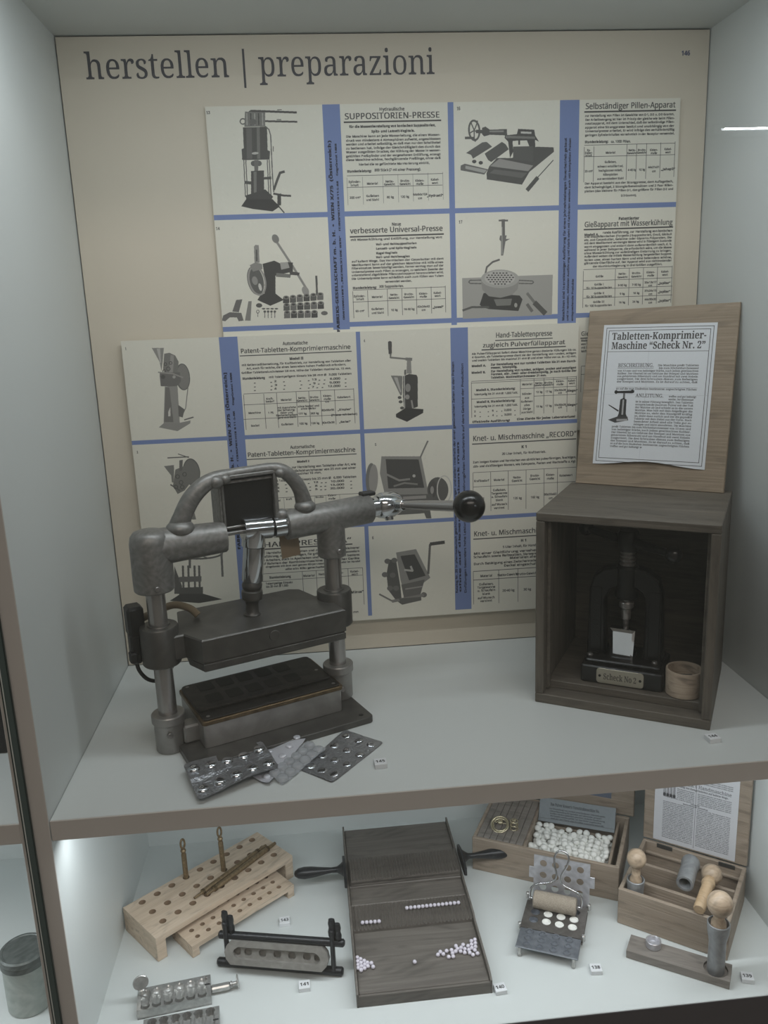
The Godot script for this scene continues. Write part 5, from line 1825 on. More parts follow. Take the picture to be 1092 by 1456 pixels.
# ------------------------------------------------------------------ empty blister packs in front of the press
func blister_packs() -> void:
	var defs := [
		{"q": [[260, 1089], [372, 1053], [397.5, 1091], [282, 1135]], "y": 0.0085, "m": "foil", "d": "foil dome", "nx": 5, "ny": 2, "r": 0.0062, "h": 0.0036, "label": "grey foil blister strip with ten pockets, uppermost on the overlapping packs", "fold": true},
		{"q": [[400, 1034], [436, 1049], [383, 1113], [346, 1098]], "y": 0.0050, "m": "white foil", "d": "white foil", "nx": 2, "ny": 5, "r": 0.0042, "h": 0.0022, "label": "white backed blister pack tucked under the grey strip", "fold": false},
		{"q": [[438, 1053], [465, 1066], [402, 1114], [380, 1103]], "y": 0.0030, "m": "clear", "d": "clear", "nx": 2, "ny": 6, "r": 0.0062, "h": 0.0052, "label": "clear crumpled plastic blister pack between the white and the large grey pack", "fold": false},
		{"q": [[490, 1038], [546, 1055], [473, 1113], [426, 1094]], "y": 0.0010, "m": "foil", "d": "foil dome", "nx": 3, "ny": 4, "r": 0.0050, "h": 0.0016, "label": "large flat grey blister pack lying closest to the number 145 tag", "fold": false},
	]
	var cm := plain_mat("clear", Color(0.75, 0.77, 0.79, 0.45), 0.12)
	cm.transparency = BaseMaterial3D.TRANSPARENCY_ALPHA
	for d in defs:
		var c := []
		var mid := Vector3.ZERO
		for q in d.q:
			var v := on_y(q[0], q[1], d.y)
			c.append(v)
			mid += v / 4.0
		mid.y = 0.0
		var t := thing("blister_pack", d.label, "blister pack", mid, 0.0, "blister packs in front of the press")
		var at := func(u: float, v: float) -> Vector3:
			var a: Vector3 = c[0].lerp(c[1], u)
			var b: Vector3 = c[3].lerp(c[2], u)
			var p := a.lerp(b, v) - mid
			p.y = d.y + 0.0022 * sin(u * 5.0 + d.y * 900.0) * sin(v * 3.6 + 1.0) * (0.35 if d.y < 0.002 else 1.0)
			if d.fold:
				p.y += 0.0016 * exp(-pow((v - 0.5) / 0.06, 2.0))
			p.y = maxf(p.y, 0.0008)
			return p
		var st := S()
		var n := 16
		var rows := 12
		var up := Vector3.UP
		for i in n:
			for j in rows:
				var p := []
				for e in [[0, 0], [1, 0], [1, 1], [0, 1]]:
					var uu := float(i + e[0]) / n
					var vv := float(j + e[1]) / rows
					# rounded corners
					var cu := absf(uu - 0.5) * 2.0
					var cv := absf(vv - 0.5) * 2.0
					if cu > 0.99 and cv > 0.99:
						uu = 0.5 + (uu - 0.5) * 0.965
						vv = 0.5 + (vv - 0.5) * 0.965
					p.append(at.call(uu, vv))
				var g: Vector3 = (p[1] - p[0]).cross(p[3] - p[0]).normalized()
				if g.y < 0:
					g = -g
				quad(st, p[0], p[1], p[2], p[3], g)
				quad(st, p[0] - up * 0.0004, p[1] - up * 0.0004, p[2] - up * 0.0004, p[3] - up * 0.0004, -g)
		var sheet := part("foil_sheet", st, M[d.m], t)
		for i in d.nx:
			for j in d.ny:
				var uu: float = (i + 0.5) / d.nx
				var vv: float = (j + 0.5) / d.ny
				if d.fold:
					uu = 0.09 + 0.82 * i / (d.nx - 1.0)
					vv = 0.24 if j == 0 else 0.78
				var o: Vector3 = at.call(uu, vv)
				st = S()
				var f: float = 0.6 + 0.4 * rng.randf()
				var X := turn(Vector3(rng.randf() - 0.5, 0, rng.randf() - 0.5) + Vector3(0.01, 0, 0), 14.0 * rng.randf(), o)
				lathe(st, [Vector2(d.r * 1.12, -0.0002), Vector2(d.r, d.h * f * 0.45), Vector2(d.r * 0.8, d.h * f * 0.85), Vector2(d.r * 0.4, d.h * f), Vector2(0, d.h * f * 0.92)], X, 14, 0.9)
				part("pocket", st, M[d.d], sheet)


# ------------------------------------------------------------------ perforated wooden racks with brass rods
func rack(n: String, label: String, at: Vector3, yaw: float, x0: float, x1: float, z0: float, z1: float, h: float, top: float, cx: float, dx: float, rows: Array, r: float, leg: float) -> Node3D:
	var t := thing(n, label, "rack", at, yaw)
	var xe := [x0]
	var skip := []
	xe.append(cx - dx / 2)
	for i in 9:
		xe.append(cx + dx * (i + 0.5))
	xe.append(x1)
	var dz: float = rows[1] - rows[0]
	var ze := [z0, rows[0] + dz / 2, rows[1] + dz / 2, z1]
	for j in 3:
		skip.append(Vector2i(0, j))
		skip.append(Vector2i(xe.size() - 2, j))
	var st := S()
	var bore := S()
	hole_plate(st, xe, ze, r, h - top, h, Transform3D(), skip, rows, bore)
	var pt := part("perforated_top", st, M["rack wood"], t, "top board pierced by three rows of nine holes")
	var bo := part("bored_holes", bore, M["shaded bore wood"], pt, "bored holes painted darker for the shade inside")
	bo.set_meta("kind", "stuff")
	for s in [[x0, x0 + leg], [x1 - leg, x1]]:
		st = S()
		bx(st, Vector3((s[0] + s[1]) / 2, (h - top) / 2, (z0 + z1) / 2), Vector3(s[1] - s[0], h - top, z1 - z0), 0.0006)
		part("end_leg", st, M["rack wood"], t)
	return t


func racks() -> void:
	var a := rack("filling_rack", "large light wooden rack with three rows of holes and brass rods in it", Vector3(0.108, F, 0.135), 40, -0.1055, 0.1055, -0.0400, 0.0400, 0.0335, 0.0075, -0.0836, 0.0216, [-0.0306, -0.0053, 0.0195], 0.0045, 0.0130)
	rack("filling_rack", "small low wooden rack with holes, half under the large rack", Vector3(0.16, F, 0.17), 38.4, -0.0905, 0.0648, -0.0405, 0.0085, 0.0170, 0.0060, -0.0763, 0.01552, [-0.0312, -0.0160, -0.0020], 0.0031, 0.0100)
	# two rods standing in holes
	for q in [[Vector3(-0.0188, 0, -0.0306), 0.0905, "bronze rod with eyelet standing in the back row of the large rack", 0.0], [Vector3(0.0244, 0, -0.0053), 0.0985, "bronze rod with eyelet standing in the middle row of the large rack", -4.0]]:
		var t := case_item("brass_rod", q[2], "rod", a, q[0] + Vector3(0, 0.0002, 0))
		t.rotate_object_local(Vector3.BACK, deg_to_rad(-q[3] * 0.3))
		var l: float = q[1]
		var st := S()
		lathe(st, [Vector2(0, 0), Vector2(0.0030, 0), Vector2(0.0034, 0.0005), Vector2(0.0034, l - 0.022), Vector2(0.0026, l - 0.0205), Vector2(0.0030, l - 0.019), Vector2(0.0038, l - 0.0165), Vector2(0.0030, l - 0.0145), Vector2(0.0020, l - 0.0135), Vector2(0, l - 0.013)], Transform3D(), 20)
		part("shank", st, M["brass rod"], t)
		st = S()
		var loop := []
		for i in 21:
			var g := TAU * i / 20
			loop.append(Vector3(sin(g) * 0.0030, l - 0.0065 + cos(g) * 0.0068, 0))
		tube(st, loop, 0.0014, 8)
		part("eyelet", st, M["brass rod"], t)
	# rods lying side by side across the top
	for q in [[Vector3(-0.0363, 0.0372, 0.0170), Vector3(0.0915, 0.0372, -0.0010), "tarnished brass rod lying along the large rack, beside a capped rod"], [Vector3(-0.0225, 0.0374, 0.0238), Vector3(0.1035, 0.0374, 0.0045), "capped brass rod lying along the large rack near its front edge"]]:
		var t := case_item("brass_rod", q[2], "rod", a, (q[0] + q[1]) / 2)
		var d: Vector3 = (q[1] - q[0]) / 2
		var st := S()
		lathe(st, [Vector2(0, 0), Vector2(0.0016, 0.0), Vector2(0.0019, 0.012), Vector2(0.0034, 0.013), Vector2(0.0035, 0.110), Vector2(0.0027, 0.111), Vector2(0.0022, d.length() * 2), Vector2(0, d.length() * 2)], along(-d, d), 18)
		part("shank", st, M["brass rod"], t)
		for k in [0.10, 0.86]:
			st = S()
			lathe(st, [Vector2(0.003, 0), Vector2(0.0037, 0.0004), Vector2(0.0037, 0.0036), Vector2(0.003, 0.004)], along(-d + d * 2 * k, d), 18)
			part("collar", st, M["bronze"], t)


# ------------------------------------------------------------------ black clamp with a grey suppository mould
func clamp_mould() -> void:
	var t := thing("clamped_mould", "grey six hole mould held in a black iron clamp with thumb screws", "mould", Vector3(0.2, F, 0.265), -13.5)
	var iron: Material = M["painted iron"]
	for q in [[Vector3(-0.0765, 0.0052, 0.0), Vector3(0.0775, 0.0052, 0.0), 0.0052], [Vector3(-0.0725, 0.0420, -0.002), Vector3(0.0805, 0.0430, -0.002), 0.0047]]:
		var st := S()
		cyl(st, q[0], q[1], q[2], -1, 18, 0.0018)
		part("clamp_bar", st, iron, t)
	for s in [-1.0, 1.0]:
		var x := -0.0625 if s < 0 else 0.0665
		var st := S()
		bx(st, Vector3(x, 0.033, 0.001), Vector3(0.0048, 0.060, 0.007), 0.0012)
		var up := part("clamp_post", st, iron, t)
		for k in 2:
			st = S()
			var c := Vector3(x + (0.0 if k == 0 else 0.0062 * s * (1.0 if s > 0 else -1.0)), 0.0, -0.001)
			cyl(st, c + Vector3(0, 0.044, 0), c + Vector3(0, 0.060, 0), 0.0026, -1, 12)
			lathe(st, [Vector2(0.0022, 0.050), Vector2(0.0045, 0.052), Vector2(0.0050, 0.058), Vector2(0.0038, 0.064), Vector2(0.0045, 0.069), Vector2(0.0036, 0.075), Vector2(0, 0.0765)], Transform3D(Basis.from_scale(Vector3(1, 1 if k == 0 else 0.93, 0.6)), c), 16, 0.9)
			part("thumb_screw", st, iron, up)
	# grey mould block: bevelled ends, a trough with six holes
	var X := turn(Vector3.RIGHT, -20, Vector3(0.0005, 0.0150, 0.0135))
	var st2 := S()
	var face := [Vector2(-0.061, 0.006), Vector2(-0.0555, 0.0), Vector2(0.0545, 0.0), Vector2(0.0600, 0.006), Vector2(0.0625, 0.0135), Vector2(0.0600, 0.021), Vector2(0.0545, 0.0272), Vector2(-0.0555, 0.0272), Vector2(-0.061, 0.021), Vector2(-0.0635, 0.0135)]
	# front face is a frame round the trough
	var trough := []
	for i in face.size():
		trough.append(Vector2(face[i].x * 0.84, 0.0136 + (face[i].y - 0.0136) * 0.50))
	var zf := 0.001
	var zb := -0.0085
	var zt := -0.0035
	for i in face.size():
		var j := (i + 1) % face.size()
		var a: Vector2 = face[i]
		var b: Vector2 = face[j]
		var e := (b - a).normalized()
		var nn := X.basis * Vector3(e.y, -e.x, 0)
		quad(st2, X * Vector3(a.x, a.y, zf), X * Vector3(b.x, b.y, zf), X * Vector3(b.x, b.y, zb), X * Vector3(a.x, a.y, zb), nn)
		var ta: Vector2 = trough[i]
		var tb: Vector2 = trough[j]
		quad(st2, X * Vector3(a.x, a.y, zf), X * Vector3(b.x, b.y, zf), X * Vector3(tb.x, tb.y, zf), X * Vector3(ta.x, ta.y, zf), X.basis * Vector3(0, 0, 1))
		quad(st2, X * Vector3(ta.x, ta.y, zf), X * Vector3(tb.x, tb.y, zf), X * Vector3(tb.x, tb.y, zt), X * Vector3(ta.x, ta.y, zt), -nn)
		quad(st2, X * Vector3(a.x, a.y, zb), X * Vector3(b.x, b.y, zb), X * Vector3(0, 0.0136, zb), X * Vector3(0, 0.0136, zb), X.basis * Vector3(0, 0, -1))
	# trough floor with holes
	hole_plate(st2, [-0.0533, -0.0445, -0.0268, -0.0090, 0.0088, 0.0266, 0.0444, 0.0525], [-0.0069, 0.0069], 0.0046, -0.0045, 0.0, X * Transform3D(Basis(Vector3.RIGHT, PI / 2), Vector3(0, 0.0136, zt)), [])
	part("mould_block", st2, M["grey mould"], t, "grey metal mould block")


# ------------------------------------------------------------------ two open halves of a nickel mould
func mould_half(t: Node3D, tip: float) -> void:
	# top face as a relief with six bullet shaped cavities
	var nx := 120
	var nz := 30
	var w := 0.0815
	var d := 0.0325
	var h := 0.0120
	var hgt := func(x: float, z: float) -> float:
		var k := roundf((x + 0.0005) / 0.0125 - 0.5) + 0.5
		if absf(k) > 2.6:
			return h
		var dx := x + 0.0005 - k * 0.0125
		var zz := z * tip
		var y := h
		var r := 0.0056
		if zz < -0.0065:
			r = sqrt(maxf(0.0, 0.0056 * 0.0056 - pow(zz + 0.0065, 2.0)))
		elif zz < 0.0085:
			r = 0.0056 - 0.0012 * (zz + 0.0065) / 0.015
		else:
			r = 0.0
		if absf(dx) < r:
			y = h - sqrt(r * r - dx * dx) * 0.85
		var pr := Vector2(dx, (zz - 0.0115) * 1.25)
		if pr.length() < 0.0048:
			y = h - 0.0095
		return y
	var st := S()
	for i in nx:
		for j in nz:
			var p := []
			for e in [[0, 0], [1, 0], [1, 1], [0, 1]]:
				var x: float = -w / 2 + w * (i + e[0]) / nx
				var z: float = -d / 2 + d * (j + e[1]) / nz
				p.append(Vector3(x, hgt.call(x, z), z))
			var n: Vector3 = (p[2] - p[0]).cross(p[1] - p[3]).normalized()
			if n.y < 0:
				n = -n
			quad(st, p[0], p[1], p[2], p[3], n)
	bx(st, Vector3(0, 0.0012, 0), Vector3(w, 0.0024, d), 0.0)
	for s in [-1.0, 1.0]:
		quad(st, Vector3(s * w / 2, 0, -d / 2), Vector3(s * w / 2, 0, d / 2), Vector3(s * w / 2, h, d / 2), Vector3(s * w / 2, h, -d / 2), Vector3(s, 0, 0))
		for i in nx:
			var xa := -w / 2 + w * i / nx
			var xb := -w / 2 + w * (i + 1) / nx
			var z: float = s * d / 2
			quad(st, Vector3(xa, 0, z), Vector3(xb, 0, z), Vector3(xb, hgt.call(xb, z), z), Vector3(xa, hgt.call(xa, z), z), Vector3(0, 0, s))
	part("mould_body", st, M["nickel"], t, "nickel plated half with six bullet shaped cavities")
	st = S()
	cyl(st, Vector3(0.036, h - 0.0005, -0.0105 * tip), Vector3(0.036, h + 0.0035, -0.0105 * tip), 0.0016, -1, 12)
	part("guide_pin", st, M["steel"], t)
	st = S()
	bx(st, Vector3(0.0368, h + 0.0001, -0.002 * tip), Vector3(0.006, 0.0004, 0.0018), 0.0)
	part("mark_slot_shade", st, M["black ink"], t)  # black bar painting the shade of an engraved slot


func open_moulds() -> void:
	var t := thing("suppository_mould", "nickel six cavity mould half with a round thumb screw and side handle", "mould", Vector3(0.0825, F, 0.2961), 7.9)
	mould_half(t, 1.0)
	var st := S()
	cyl(st, Vector3(-0.036, 0.012, -0.0085), Vector3(-0.036, 0.019, -0.0085), 0.0042, -1, 16)
	cyl(st, Vector3(-0.0362, 0.0265, -0.0095), Vector3(-0.0358, 0.0268, -0.0073), 0.0088, -1, 26)
	part("thumb_screw", st, M["nickel"], t, "upright round thumb screw")
	st = S()
	bx(st, Vector3(0.0515, 0.0065, 0.0005), Vector3(0.022, 0.0075, 0.0075), 0.0015)
	cyl(st, Vector3(0.062, 0.0070, 0.0), Vector3(0.071, 0.0080, 0.0), 0.0022, -1, 12)
	cyl(st, Vector3(0.0625, 0.0070, 0.0), Vector3(0.0650, 0.0073, 0.0), 0.0040, -1, 6)
	cyl(st, Vector3(0.0705, 0.0090, 0.0), Vector3(0.0722, 0.0092, 0.0), 0.0078, -1, 24)
	part("handle_bolt", st, M["nickel"], t, "side bolt with round nut")
	var u := thing("suppository_mould", "second nickel mould half without thumb screw, in front of the first", "mould", Vector3(0.0968, F, 0.3420), 6.0)
	mould_half(u, -1.0)


# ------------------------------------------------------------------ pill board with cutter and pills
func grooves(st: SurfaceTool, x0: float, x1: float, z0: float, z1: float, y: float, n: int, deep: float) -> void:
	var per := 6
	for i in n * per:
		var xa := lerpf(x0, x1, float(i) / (n * per))
		var xb := lerpf(x0, x1, float(i + 1) / (n * per))
		var f := func(x: float) -> float: return y - deep * pow(absf(sin((x - x0) / (x1 - x0) * n * PI)), 0.7)
		var g := func(x: float) -> Vector3:
			var e := 0.0001
			return Vector3(-(f.call(x + e) - f.call(x - e)) / (2 * e), 1, 0).normalized()
		var a := Vector3(xa, f.call(xa), z0)
		var b := Vector3(xb, f.call(xb), z0)
		var c := Vector3(xb, f.call(xb), z1)
		var d := Vector3(xa, f.call(xa), z1)
		quads(st, a, b, c, d, g.call(xa), g.call(xb), g.call(xb), g.call(xa))
		quad(st, d, c, Vector3(xb, y - 0.008, z1), Vector3(xa, y - 0.008, z1), Vector3(0, 0, 1))
		quad(st, a, b, Vector3(xb, y - 0.008, z0), Vector3(xa, y - 0.008, z0), Vector3(0, 0, -1))


func pill_board() -> void:
	var x0 := 0.2895
	var x1 := 0.4385
	var cx := (x0 + x1) / 2
	var w := x1 - x0
	var t := thing("pill_board", "long dark wooden pill rolling board in three steps with grooved strip", "board", Vector3(cx, F, 0.18))
	t.rotation_degrees.y = 0.5
	var zo := 0.18
	var wood: Material = M["board wood"]
	for e in [["rear_bed", 0.036, 0.160, 0.0235, wood], ["middle_bed", 0.1602, 0.192, 0.0205, wood], ["front_tray", 0.2352, 0.3290, 0.0160, wood]]:
		var st := S()
		bx(st, Vector3(0, e[3] / 2, (e[1] + e[2]) / 2 - zo), Vector3(w, e[3], e[2] - e[1]), 0.001)
		part(e[0], st, e[4], t)
	var sg := S()
	grooves(sg, -w / 2, w / 2, 0.1922 - zo, 0.2350 - zo, 0.0215, 32, 0.0030)
	bx(sg, Vector3(0, 0.0075, 0.2136 - zo), Vector3(w, 0.015, 0.0426), 0.0)
	part("grooved_strip", sg, M["board wood"], t, "dark grooved cutting strip")
	sg = S()
	bx(sg, Vector3(0, 0.0075, 0.3305 - zo), Vector3(w + 0.004, 0.0148, 0.003), 0.0006)
	part("front_rail", sg, M["board wood"], t)
	for s in [-1.0, 1.0]:
		sg = S()
		var pts := [Vector2(0.034 - zo, 0.0), Vector2(0.332 - zo, 0.0), Vector2(0.332 - zo, 0.0175), Vector2(0.318 - zo, 0.0215), Vector2(0.240 - zo, 0.0225), Vector2(0.232 - zo, 0.0255), Vector2(0.170 - zo, 0.0255), Vector2(0.045 - zo, 0.0285), Vector2(0.034 - zo, 0.0285)]
		extrude(sg, pts, -0.0012, 0.0012, 0.0003, Transform3D(Basis(Vector3(0, 0, 1), Vector3(1, 0, 0), Vector3(0, 1, 0)), Vector3(s * (w / 2 + 0.0014), 0, 0)))
		part("side_rail", sg, M["board wood"], t)
	# cutter with two handles, lying across the board
	var c := thing("pill_cutter", "dark grooved wooden cutter with two side handles lying across the board", "cutter", Vector3(cx, F + 0.0236, 0.138), 1.0)
	var st := S()
	bx(st, Vector3(0, 0.0035, 0), Vector3(w - 0.003, 0.007, 0.044), 0.0008)
	grooves(st, -w / 2 + 0.002, w / 2 - 0.002, -0.022, 0.022, 0.0118, 34, 0.0032)
	part("cutter_bar", st, M["board wood"], c)
	for s in [-1.0, 1.0]:
		st = S()
		extrude(st, [Vector2(-0.028, 0.004), Vector2(-0.022, 0.0), Vector2(0.022, 0.0), Vector2(0.028, 0.004), Vector2(0.027, 0.013), Vector2(0.012, 0.018), Vector2(-0.012, 0.018), Vector2(-0.027, 0.013)], -0.0016, 0.0016, 0.0005, Transform3D(Basis(Vector3(0, 0, 1), Vector3(1, 0, 0), Vector3(0, 1, 0)), Vector3(s * (w / 2 + 0.0050), 0.0, 0.0)))
		var ep := part("end_plate", st, M["painted iron"], c)
		st = S()
		lathe(st, [Vector2(0.0, 0.0), Vector2(0.0115, 0.0), Vector2(0.0085, 0.003), Vector2(0.0048, 0.008), Vector2(0.0042, 0.016), Vector2(0.0060, 0.028), Vector2(0.0085, 0.042), Vector2(0.0092, 0.052), Vector2(0.0075, 0.060), Vector2(0.0040, 0.0645), Vector2(0, 0.0655)], Transform3D(Basis(Vector3(0, 0, 1), Vector3(s, 0, 0), Vector3(0, s * 0.75, 0)), Vector3(s * (w / 2 + 0.0066), 0.0095, -0.004)), 20, 0.8)
		part("handle", st, M["painted iron"], ep, "black tapered handle")
	# pills
	var px := []
	for i in 14:
		px.append([lerpf(575, 825, i / 13.0), lerpf(478, 452, i / 13.0), 0.0212, "white round pill in the long row on the grooved strip", "pills in the long row on the grooved strip"])
	for i in 5:
		px.append([lerpf(360, 440, i / 4.0), lerpf(549, 543, i / 4.0), 0.0212, "white round pill in the short row of five on the grooved strip", "pills in the short row on the grooved strip"])
	for q in [[332, 722], [349, 729], [330, 741], [348, 746], [365, 740], [383, 747], [402, 749], [330, 758], [351, 763], [367, 757], [332, 773], [348, 780], [369, 774], [386, 764], [411, 767]]:
		px.append([q[0], q[1], 0.0160, "white round pill in the small heap by the left rail", "pills heaped by the left rail"])
	for q in [[905, 635], [888, 642], [907, 652], [889, 659], [848, 660], [813, 666], [872, 666], [908, 669], [890, 676], [838, 674], [792, 686], [812, 692], [855, 680], [872, 684], [905, 686], [918, 702], [896, 709], [880, 696], [856, 698], [836, 692], [822, 679], [797, 701], [768, 690], [752, 705], [738, 695], [726, 708], [800, 717], [778, 719]]:
		px.append([q[0], q[1], 0.0160, "white round pill in the large heap by the right rail", "pills heaped by the right rail"])
	px.append([613, 743, 0.0160, "single white pill lying alone in the middle of the board", ""])
	var proto := S()
	ball(proto, Vector3.ZERO, 0.0024, Transform3D(), 14)
	var mesh := proto.commit()
	var placed := []
	for q in px:
		var v := on_y(410 + q[0] / 3.4125, 1150 + q[1] / 3.4125, F + q[2] + 0.0024)
		v.x = clampf(v.x, x0 + 0.0030, x1 - 0.0030)
		for pass_ in 3:
			for o in placed:
				var dd: Vector3 = v - o
				if dd.length() < 0.0048:
					dd.y = 0.0
					v += dd.normalized() * (0.0048 - dd.length()) * 0.7
		v.x = clampf(v.x, x0 + 0.0030, x1 - 0.0030)
		if q[2] > 0.02:
			v.y -= 0.0009
		placed.append(v)
		var o := MeshInstance3D.new()
		o.mesh = mesh
		o.material_override = M["pill"]
		o.name = numbered("pill")
		add_child(o)
		o.position = v
		tag(o, q[3], "pill", q[4])


# ------------------------------------------------------------------ cachet machine with roller
func cachet_machine() -> void:
	var t := thing("cachet_machine", "small hinged metal machine of perforated plates with upright back plate", "machine", Vector3(0.5, F, 0.25), -25)
	var st := S()
	var xe := [-0.0050, 0.0010, 0.0165, 0.0325, 0.0485, 0.0645, 0.0705]
	# middle plate with pockets
	var skip := []
	for j in 4:
		skip.append(Vector2i(0, j))
		skip.append(Vector2i(5, j))
	for i in 6:
		skip.append(Vector2i(i, 0))
	hole_plate(st, xe, [-0.0560, -0.0500, -0.0365, -0.0225, -0.0085, 0.0010], 0.0056, 0.0125, 0.0140, Transform3D(), skip + [Vector2i(0, 4), Vector2i(1, 4), Vector2i(2, 4), Vector2i(3, 4), Vector2i(4, 4), Vector2i(5, 4)])
	bx(st, Vector3(0.03275, 0.0065, -0.0275), Vector3(0.0755, 0.0020, 0.0570), 0.0004)
	part("pocket_plate", st, blotch_mat("dark plate", Color(0.37, 0.355, 0.34), Color(0.45, 0.435, 0.42), 86, 0.42, 0.5, 20.0), t, "dull metal plate with pockets")
	for i in 4:
		for j in 3:
			st = S()
			var c := Vector3(0.00875 + 0.0159 * i, 0.0, -0.0432 + 0.0138 * j)
			lathe(st, [Vector2(0.0056, 0.0138), Vector2(0.0045, 0.0090), Vector2(0, 0.0086)], Transform3D(Basis(), c), 18)
			part("pocket_cup", st, M["dull plate"], t)
	# front plate with embossed holes
	st = S()
	bx(st, Vector3(0.0325, 0.0128, 0.0180), Vector3(0.0735, 0.0022, 0.0330), 0.0006)
	var fp := part("front_plate", st, M["dull plate"], t, "bluish metal front plate")
	for i in 4:
		for j in 3:
			st = S()
			var c := Vector3(0.0080 + 0.0159 * i, 0.0138, 0.0068 + 0.0108 * j)
			lathe(st, [Vector2(0.0050, 0.0), Vector2(0.0042, 0.0018), Vector2(0.0030, 0.0018), Vector2(0.0024, 0.0002), Vector2(0, 0.0)], Transform3D(Basis(), c), 16)
			part("boss", st, M["dull plate"], fp)
	for x in [0.0005, 0.0640]:
		st = S()
		lathe(st, [Vector2(0, 0.0), Vector2(0.0026, 0.0004), Vector2(0.0030, 0.0022), Vector2(0.0020, 0.0042), Vector2(0.0016, 0.0118)], Transform3D(Basis(), Vector3(x, 0, 0.0330)), 14)
		part("foot", st, M["nickel"], t)
		st = S()
		lathe(st, [Vector2(0, 0.0), Vector2(0.0026, 0.0004), Vector2(0.0030, 0.0022), Vector2(0.0020, 0.0042), Vector2(0.0016, 0.0062)], Transform3D(Basis(), Vector3(x, 0, -0.0500)), 14)
		part("foot", st, M["nickel"], t)
	for x in [-0.0058, 0.0713]:
		st = S()
		cyl(st, Vector3(x, 0.0095, -0.0015), Vector3(x, 0.0180, -0.0015), 0.0022, -1, 12)
		part("hinge_pin", st, M["nickel"], t)
		st = S()
		cyl(st, Vector3(x, 0.0100, -0.0575), Vector3(x, 0.0185, -0.0575), 0.0028, -1, 12)
		part("hinge_pin", st, M["nickel"], t)
	# upright back plate: tilted, with side tabs and twelve holes
	var X := turn(Vector3.RIGHT, -6, Vector3(0, 0.0130, -0.0575))
	st = S()
	var up := X * Transform3D(Basis(Vector3.RIGHT, PI / 2), Vector3.ZERO)
	hole_plate(st, [0.0010, 0.0055, 0.0207, 0.0362, 0.0517, 0.0672, 0.0715], [-0.0590, -0.0570, -0.0410, -0.0250, -0.0090, 0.0], 0.0045, -0.0006, 0.0006, up, [Vector2i(0, 0), Vector2i(0, 1), Vector2i(0, 2), Vector2i(0, 3), Vector2i(0, 4), Vector2i(5, 0), Vector2i(5, 1), Vector2i(5, 2), Vector2i(5, 3), Vector2i(5, 4), Vector2i(1, 0), Vector2i(2, 0), Vector2i(3, 0), Vector2i(4, 0), Vector2i(1, 4), Vector2i(2, 4), Vector2i(3, 4), Vector2i(4, 4)])
	for s in [-1.0, 1.0]:
		bx(st, Vector3(0.03625 + s * 0.0382, 0.0345, 0), Vector3(0.0060, 0.0150, 0.0012), 0.0003, X)
	part("back_plate", st, M["tin plate"], t, "bright perforated plate standing upright")
	# cachet halves lying in the pockets
	var lay := []
	for i in 3:
		for j in 2:
			lay.append(Vector3(0.00875 + 0.0159 * (i + 1), 0.0105, -0.0294 + 0.0138 * j))
	for v in lay:
		var o := case_item("cachet", "white wafer cachet lying in a pocket of the metal machine", "cachet", t, v)
		o.set_meta("group", "cachets in the pockets of the machine")
		st = S()
		lathe(st, [Vector2(0.0, 0.0), Vector2(0.0040, 0.0), Vector2(0.0053, 0.0030), Vector2(0.0054, 0.0040), Vector2(0.0046, 0.0040), Vector2(0.0036, 0.0026), Vector2(0, 0.0022)], Transform3D(), 20)
		part("wafer_dish", st, M["wafer"], o)
	# roller with looped wire handle
	var r := case_item("hand_roller", "beige felt roller with looped wire handle resting on the metal machine", "roller", t, Vector3(0.0315, 0.0250, -0.0395))
	st = S()
	cyl(st, Vector3(-0.0265, 0, 0), Vector3(0.0265, 0, 0), 0.0108, -1, 30, 0.0012)
	part("felt_roll", st, M["roller felt"], r, "beige felt covered roll")
	var O := Vector3(0.0315, 0.0250, -0.0395)
	var pts := []
	for q in [[-0.0005, 0.0250], [0.0004, 0.0340], [0.0022, 0.0411], [0.0081, 0.0467], [0.0200, 0.0510], [0.0297, 0.0558], [0.0325, 0.0647], [0.0300, 0.0760], [0.0294, 0.0856], [0.0325, 0.0935], [0.0385, 0.0962], [0.0445, 0.0935], [0.0471, 0.0870], [0.0450, 0.0780], [0.0400, 0.0680], [0.0383, 0.0610], [0.0398, 0.0535], [0.0500, 0.0490], [0.0590, 0.0450], [0.0636, 0.0400], [0.0645, 0.0330], [0.0635, 0.0250]]:
		pts.append(Vector3(q[0], q[1], -0.0395 - maxf(0.0, q[1] - 0.05) * 0.15) - O)
	st = S()
	tube(st, smooth_path(pts, 4), 0.0013, 10)
	part("wire_handle", st, plain_mat("wire", Color(0.78, 0.78, 0.79), 0.2, 1.0), r, "looped steel wire handle")
	for s in [[-0.0325, -0.0265], [0.0265, 0.0325]]:
		st = S()
		cyl(st, Vector3(s[0], 0, 0), Vector3(s[1], 0, 0), 0.0016, -1, 12)
		cyl(st, Vector3(s[0] - 0.0012 * signf(-s[0]), 0, 0), Vector3(s[0] + 0.0022, 0, 0), 0.0030, -1, 12)
		part("axle", st, plain_mat("wire", Color(0.78, 0.78, 0.79), 0.2, 1.0), r)


